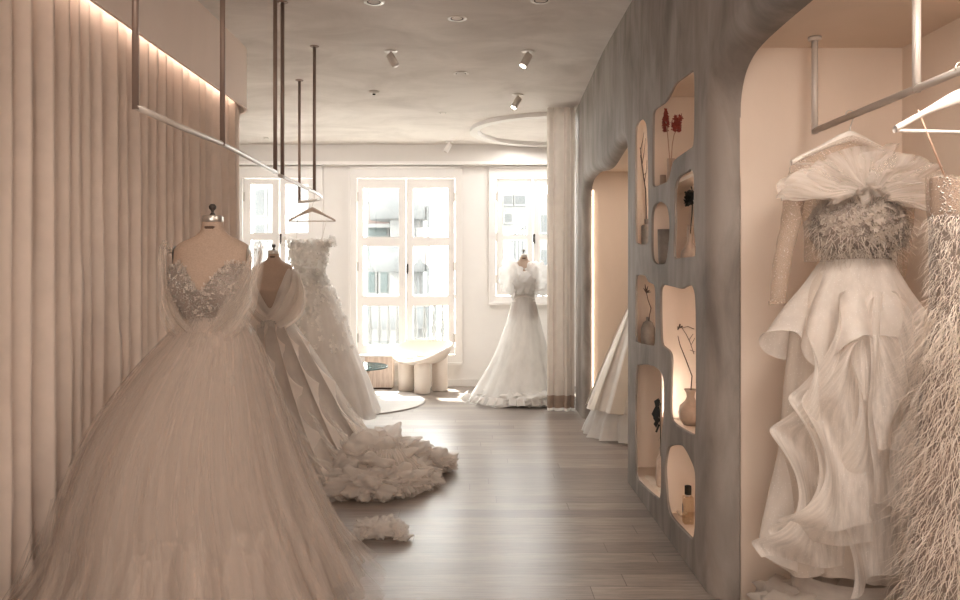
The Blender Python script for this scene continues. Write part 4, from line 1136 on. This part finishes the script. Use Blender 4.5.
# opening 4
y4 = 1.10*F/(690-VX)
vase('bottle_vase', (1.10, y4, z3_), [(.001, 0), (.030, 0), (.044, .02), (.048, .05), (.043, .078), (.026, .105), (.014, .125), (.013, .205), (.015, .21), (.010, .21), (.010, .12), (.001, .1)], 'vbeige', 'beige round-bodied bottle vase with a long neck in the upper right opening')
t = thing('black_flower', (1.10, y4, z3_+.19), 'black dried flower with dark stem above the long-necked vase', 'flower')
MB().tube([Vector((1.10, y4, z3_+.15)), onp(692.0, 214, 1.09), onp(692.4, 204, 1.09)], .0028, 6).build('stem', M['blackl'], t)
mb = MB(); e = onp(691, 198, 1.09); rnd = random.Random(8)
for k in range(70):
    blossom(mb, e+Vector((rnd.uniform(-.015, .015), rnd.uniform(-.02, .035), rnd.uniform(-.03, .03))), .016, (rnd.uniform(-1, 0), rnd.uniform(-1, 1), rnd.uniform(-.3, 1)), k, 4)
mb.build('flower_head', M['blackl'], t)
mb = MB(); rnd = random.Random(18); q0 = onp(692, 190, 1.12)
for px, py in ((686, 182), (688, 178), (690, 176), (689, 186), (692, 180)):
    mb.tube([q0, onp((px+692)/2, (py+188)/2-1, 1.12), onp(px, py, 1.12)], .0011, 5)
mb.tube([Vector((1.10, y4, z3_+.15)), onp(692.4, 205, 1.11), q0], .0012, 5)
tag(mb.build('fine_twig', M['twig']), 'fine wiry twig curling above the black flower', 'twig')
# opening 5
y5 = 1.075*F/(648-VX); z5 = .9005+.0
zb5 = onp(648, 344, 1.0)[2]
z5 = .9005
t5 = 1.075
vase('bud_bottle', (t5, y5, z5), [(.001, 0), (.026, 0), (.040, .03), (.045, .09), (.043, .14), (.030, .175), (.012, .19), (.011, .21), (.008, .21), (.008, .18), (.001, .16)], 'vgrey', 'grey ovoid bud vase with a dark twig in the middle left opening')
mb = MB(); s_ = Vector((t5, y5, z5+.17)); mb.tube([s_, onp(651, 308, t5), onp(648, 300, t5), onp(646, 290, t5)], .0028, 6)
for px, py in ((643.5, 288), (650, 290), (645, 284), (648, 286), (651, 292)):
    mb.tube([onp(646.5, 293, t5), onp((px+646)/2, (py+292)/2, t5), onp(px, py, t5)], [.003, .004, .001], 6)
tag(mb.build('dark_bloom_twig', M['twig']), 'dark forked twig with a bud standing in the grey ovoid vase', 'twig')
# opening 6
y6 = 1.11*F/(690.5-VX); z6_ = .6005
t = thing('pitcher_vase', (1.11, y6, z6_), 'round tan pitcher vase with a flared mouth in the tall middle right opening', 'vase', 'vases in the wall shelf')
MB().lathe([(.001, 0), (.035, 0), (.056, .03), (.062, .065), (.055, .10), (.028, .125), (.020, .145), (.022, .165), (.034, .185), (.030, .185), (.017, .16), (.001, .13)], (1.11, y6, z6_), 36).build('body', M['vtan'], t)
mb = MB(); P_ = lambda x, y: onp(x, y, 1.10)
mb.tube([Vector((1.11, y6, z6_+.15)), P_(692, 376), P_(686, 360), P_(680, 345), P_(677, 332), P_(679, 328)], [.003, .003, .0026, .0022, .002, .0016], 6)
mb.tube([P_(694, 354), P_(690, 342), P_(686, 334), P_(682, 328), P_(688, 326.5), P_(694, 329)], .0018, 5)
for px, py in ((674, 327), (676, 325), (680, 324.5), (682, 326.5), (678, 329)):
    mb.tube([P_(679, 328), P_(px, py)], [.003, .005], 6)
for px, py, qx, qy in ((691, 345, 695, 338), (689, 340, 693, 334), (690, 350, 695, 352)): mb.tube([P_(px, py), P_(qx, qy)], .0013, 5)
for px, py in ((667, 344), (671, 340), (673, 343), (668, 349)): mb.tube([P_(665, 352), P_((px+665)/2+.5, (py+352)/2-2), P_(px, py)], .0011, 5)
tag(mb.build('flowering_branch', M['twig']), 'long arching dark branch with small buds above the round pitcher vase', 'branch')
# opening 7
t = thing('leafy_branch', tuple(onp(660, 450, 1.08)), 'branch of drooping black leaves in the lower left opening', 'branch')
MB().tube([onp(661, 456, 1.075), onp(660.5, 430, 1.08), onp(659, 405, 1.08)], .003, 6).build('stem', M['blackl'], t)
mb = MB(); rnd = random.Random(4)
for px, py, qx, qy in ((660, 405, 654, 401), (660, 403, 656.5, 400), (660, 410, 651.5, 414), (660, 415, 653, 418), (660, 420, 653.5, 424), (660, 425, 655, 432), (661, 412, 664, 404), (661, 435, 658, 441), (660, 408, 657, 413), (661, 420, 663, 430)):
    a = onp(px, py, 1.08); b = onp(qx, qy, 1.07); m1 = a.lerp(b, .45); dd = (b-a); n = Vector((1, 0, 0)).cross(dd).normalized()*dd.length*.28
    mb.add([a, m1+n+Vector((.008, 0, 0)), b, m1-n+Vector((-.008, 0, 0)), m1], [(0, 1, 4), (1, 2, 4), (2, 3, 4), (3, 0, 4)])
mb.build('leaves', M['blackl'], t)
zz7 = .1135
y7 = 1.10*F/(661.5-VX)
vase('floor_vase', (1.10, 4.53, zz7), [(.001, 0), (.03, 0), (.036, .05), (.03, .16), (.014, .20), (.013, .235), (.009, .235), (.001, .19)], 'vbeige', 'beige vase mostly hidden behind the edge below the black leaves')
mb = MB(); ruffle(mb, [(1.10, 4.75, .118), (1.09, 4.6, .118), (1.10, 4.48, .118), (1.12, 4.36, .118)], .05, (0, 0, 1), 4, .006, 3, 60, 5, down=(-1, 0, .02), taper=False)
for v_ in range(len(mb.v)):
    x, y, z = mb.v[v_]; mb.v[v_] = (max(x, WX+.045), y, max(.1145, z))
tag(mb.build('dried_petals', M['paper']), 'crinkled pale dried petals lying in the lower left opening', 'petals')
# opening 8
y8 = 1.075*F/(688-VX)
t = thing('perfume_bottle', (1.075, y8, .1135), 'clear perfume bottle with a black cap in the lower right opening', 'bottle', )
MB().box(1.05, 1.10, y8-.022, y8+.022, .1135, .1135+.14).build('glass_body', M['amber'], t, smooth=False, bevel=.006)
MB().tube([(1.075, y8, .2535), (1.075, y8, .262)], .012, 16).build('collar', M['steel'], t)
MB().tube([(1.075, y8, .262), (1.075, y8, .263), (1.075, y8, .305), (1.075, y8, .306)], [.016, .017, .017, .016], 24).build('cap', M['blackl'], t)
MB().lathe([(.001, 0), (.011, 0), (.011, .0008), (.001, .0008)], (0, 0, 0), 20)
lab = MB()
lab.grid(lambda u, v: (1.049, y8+.004+.012*v*cos(2*PI*u), .19+.028*v*sin(2*PI*u)), 20, 2, closed=True)
lab.build('emblem', M['vgrey'], t)
y8b = 1.09*F/(681.5-VX)
mb = MB().box(1.075, 1.115, y8b-.03, y8b+.03, .1135, .122)
mb.box(1.06, 1.10, y8b-.075, y8b-.01, .1222, .127)
tag(mb.build('card_stack', M['paper'], smooth=False), 'small stack of cream cards lying beside the perfume bottle', 'cards')

# ================================================================== OUTSIDE THE WINDOWS
S(MB().box(-14, 14, FAR+.25, 30, -3.3, -3.2), 'ground', 'o_pave', smooth=False)
def balustrade(x0, x1, y, z0, h, label):
    t = thing('balustrade', ((x0+x1)/2, y, z0), label, 'railing', 'balcony railings outside')
    MB().box(x0, x1, y-.05, y+.05, z0+h, z0+h+.06).build('handrail', M['o_wall'], t, smooth=False)
    MB().box(x0, x1, y-.05, y+.05, z0-.12, z0).build('bottom_rail', M['o_wall'], t, smooth=False)
    n = int((x1-x0)/.115)
    for k in range(n):
        x = x0+(k+.5)*(x1-x0)/n
        MB().lathe([(.030, 0), (.018, .03), (.020, h*.2), (.032, h*.35), (.018, h*.6), (.014, h*.8), (.028, h*.95), (.028, h)], (x, y, z0), 10).build('baluster', M['o_wall'], t)
balustrade(-2.95, -1.85, FAR+.55, .42, .62, 'white turned balustrade outside the left window')
balustrade(-1.55, -.15, FAR+.55, .42, .62, 'white turned balustrade outside the middle window')
def facade(name, x0, x1, y, z0, z1, d, mat, wins, label, wmat='o_teal', group=None):
    t = thing(name, ((x0+x1)/2, y, z0), label, 'building')
    MB().box(x0, x1, y, y+d, z0, z1).build('wall', M[mat], t, smooth=False)
    for (a, b, c, e) in wins:
        f = MB().box(a-.05, b+.05, y-.06, y-.002, c-.05, e+.05).build('window_surround', M['o_wall'], t, smooth=False)
        MB().box(a, b, y-.075, y-.061, c, e).build('window_glass', M[wmat], f, smooth=False)
    return t
def outp(px, py, Y): return ((px-VX)*Y/F, H-(py-VY)*Y/F)
Yo = 17.0
w = []
for (a, b, c, d_) in ((369, 378, 192, 200), (380, 388, 190, 202), (369, 387, 226, 236), (369, 377, 248, 256), (380, 388, 248, 256), (369, 375, 272, 292), (381, 388, 272, 292), (369, 390, 306, 322), (256, 265, 190, 215), (256, 265, 225, 240), (290, 300, 190, 205), (290, 300, 215, 228)):
    x0_, zt = outp(a, c, Yo); x1_, zb_ = outp(b, d_, Yo); w.append((x0_, x1_, zb_, zt))
facade('building', outp(367, 0, Yo)[0], outp(390, 0, Yo)[0], Yo, -3.2, 6.5, 5, 'o_wall', [q for q in w[:8]], 'pale building with green-tinted windows seen through the middle window')
facade('building', outp(262, 0, Yo)[0]-.2, outp(270, 0, Yo)[0]+.9, Yo, -3.2, 6.5, 5, 'o_wall', [w[8], w[9]], 'pale building seen through the left window', 'o_dark')
t = thing('awning_panel', (outp(376, 210, 16.5)[0], 16.5, outp(376, 213, 16.5)[1]), 'pinkish wall panel between the green-tinted windows of the pale building', 'panel')
a = outp(369, 204, 16.7); b = outp(389, 224, 16.7)
MB().box(a[0], b[0], 16.7, 16.9, b[1], a[1]).build('cladding', M['o_pink'], t, smooth=False)
MB().box(a[0]-.05, b[0]+.05, 16.6, 16.9, b[1]-.08, b[1]).build('sill', M['o_wall'], t, smooth=False)
# round grey balconies of a tower
Yt = 15.0
bx, _ = outp(413, 0, Yt); t = thing('balcony_tower', (bx, Yt, -3.2), 'white tower with rounded grey balconies seen through the right leaf of the middle window', 'building')
MB().box(bx-.5, bx+.16, Yt+.4, Yt+3, -3.2, 5.5).build('tower_wall', M['o_wall'], t, smooth=False)
for (y0_, y1_) in ((190, 219), (246, 272), (306, 330)):
    za, zb_ = outp(0, y0_, Yt)[1], outp(0, y1_, Yt)[1]
    MB().lathe([(.55, zb_), (.6, zb_+.02), (.6, za), (.55, za+.02)], (bx-.32, Yt+.5, 0), 40).build('balcony', M['o_grey'], t)
for (pa, pb) in ((416, 418), (421, 422.5), (426, 429), (434, 436)):
    xa, xb = outp(pa, 0, Yt)[0], outp(pb, 0, Yt)[0]
    MB().box(xa, xb, Yt+.25, Yt+.3, -3.2, outp(0, 205 if pa < 430 else 262, Yt)[1]).build('mullion', M['o_grey'], t, smooth=False)
w = []
for (a, b, c, d_) in ((504, 512, 196, 204), (515, 525, 196, 204), (505, 512, 214, 222), (541, 549, 215, 232), (541, 549, 250, 275), (505, 512, 244, 262)):
    x0_, zt = outp(a, c, 20); x1_, zb_ = outp(b, d_, 20); w.append((x0_, x1_, zb_, zt))
facade('building', outp(500, 0, 20)[0], outp(556, 0, 20)[0], 20, -3.2, outp(0, 194, 20)[1], 4, 'o_wall', w, 'white building across the street seen through the right window', 'o_grey')
t = thing('stair_railing', (outp(515, 0, 13)[0], 13, 0), 'slanting white railing seen through the right window', 'railing')
a = outp(500, 243, 13); b = outp(530, 219, 13)
MB().tube([(a[0], 13, a[1]), (b[0], 13, b[1])], .04, 8).build('handrail', M['o_wall'], t)
for k in range(9):
    u = k/8; x = lerp(a[0], b[0], u); z = lerp(a[1], b[1], u)
    MB().tube([(x, 13, z-.75), (x, 13, z)], .018, 6).build('bar', M['o_grey'], t)
t = None

# ================================================================== LIGHT
def spot(name, loc, target, energy, size, col=(1, .82, .66), blend=.7, rad=.04):
    l = bpy.data.lights.new(name, 'SPOT'); l.energy = energy; l.spot_size = math.radians(size); l.spot_blend = blend; l.color = col; l.shadow_soft_size = rad
    o = bpy.data.objects.new(name, l); C.objects.link(o); o.location = loc
    o.rotation_euler = (Vector(target)-Vector(loc)).to_track_quat('-Z', 'Y').to_euler(); return o
def area(name, loc, target, energy, sx, sy, col=(1, .84, .70)):
    l = bpy.data.lights.new(name, 'AREA'); l.energy = energy; l.shape = 'RECTANGLE'; l.size = sx; l.size_y = sy; l.color = col
    o = bpy.data.objects.new(name, l); C.objects.link(o); o.location = loc
    o.rotation_euler = (Vector(target)-Vector(loc)).to_track_quat('-Z', 'Y').to_euler(); return o
WC = (1, .86, .74)
spot('overhead_spot', (-.6, .2, 3.1), (-1.1, 2.9, .6), 50, 90, WC)
spot('overhead_spot', (.1, 1.9, 3.1), (-1.1, 3.3, .9), 36, 70, WC)
spot('overhead_spot', (.3, -.3, 3.1), (0, 1.0, .0), 50, 110, WC)
spot('overhead_spot', (.7, 2.4, 3.1), (-1.85, 4.3, 2.0), 38, 85, (1, .89, .79), 1.0, .3)  # added wash to brighten bulkhead and drape, belongs to no fixture
area('rear_fill', (-.4, -1.2, 1.7), (-.4, 3, 2.2), 80, 2.6, 2.2, (1, .88, .79))  # added fill panel behind the camera, lifts the near ceiling and walls
area('niche_fill', (1.30, 1.9, NZ-.01), (1.42, 2.1, 0), 46, .3, 1.6, (1, .91, .83))  # added soft panel that brightens the big niche, no fitting modelled
area('niche_fill', (1.42, 6.1, 2.325), (1.42, 6.1, 0), 8, .25, 1.2, (1, .86, .74))
area('ring_fill', (.8, 8.42, 2.93), (.6, 8.0, 0), 28, 1.3, .8, (1, .97, .94))  # added soft panel inside the ring, brightens the far room
area('lounge_fill', (-1.6, 7.6, 2.99), (-1.4, 8.2, 0), 55, 2.4, 1.2, (1, .97, .94))  # added panel under the ceiling, no fixture here, brightens the window end
sun = bpy.data.lights.new('sun', 'SUN'); sun.energy = 34; sun.angle = math.radians(1.2); sun.color = (1, .95, .88)
so = bpy.data.objects.new('sun', sun); C.objects.link(so); so.location = (0, 20, 20)
so.rotation_euler = Vector((.22, -.62, -1.25)).to_track_quat('-Z', 'Y').to_euler()
for w_ in WIN:        # sampling portals in the window openings (they emit nothing themselves)
    x0_, x1_, z0_, z1_ = w_['b']
    p = area('window_portal', ((x0_+x1_)/2, FAR+.20, (z0_+z1_)/2), ((x0_+x1_)/2, 0, (z0_+z1_)/2), 1, x1_-x0_, z1_-z0_); p.data.cycles.is_portal = True
wd = bpy.data.worlds.new('World'); bpy.context.scene.world = wd; wd.use_nodes = True
bg = wd.node_tree.nodes['Background']; bg.inputs[0].default_value = (1, .975, .95, 1); bg.inputs[1].default_value = 25.0

# ================================================================== CAMERA
cam = bpy.data.cameras.new('camera'); co = bpy.data.objects.new('camera', cam); C.objects.link(co)
co.location = (0, 0, H); co.rotation_euler = (PI/2, 0, 0)
cam.sensor_width = 36; cam.lens = F/960*36; cam.shift_x = (480-VX)/960; cam.shift_y = -(300-VY)/960; cam.clip_start = .05
sc = bpy.context.scene; sc.camera = co
sc.view_settings.view_transform = 'Standard'; sc.view_settings.look = 'None'; sc.view_settings.gamma = 1
sc.view_settings.exposure = 0.06
sc.cycles.use_denoising = True
sc.cycles.max_bounces = 10; sc.cycles.diffuse_bounces = 6; sc.cycles.transparent_max_bounces = 24; sc.cycles.sample_clamp_indirect = 6
sc.cycles.caustics_reflective = False; sc.cycles.caustics_refractive = False
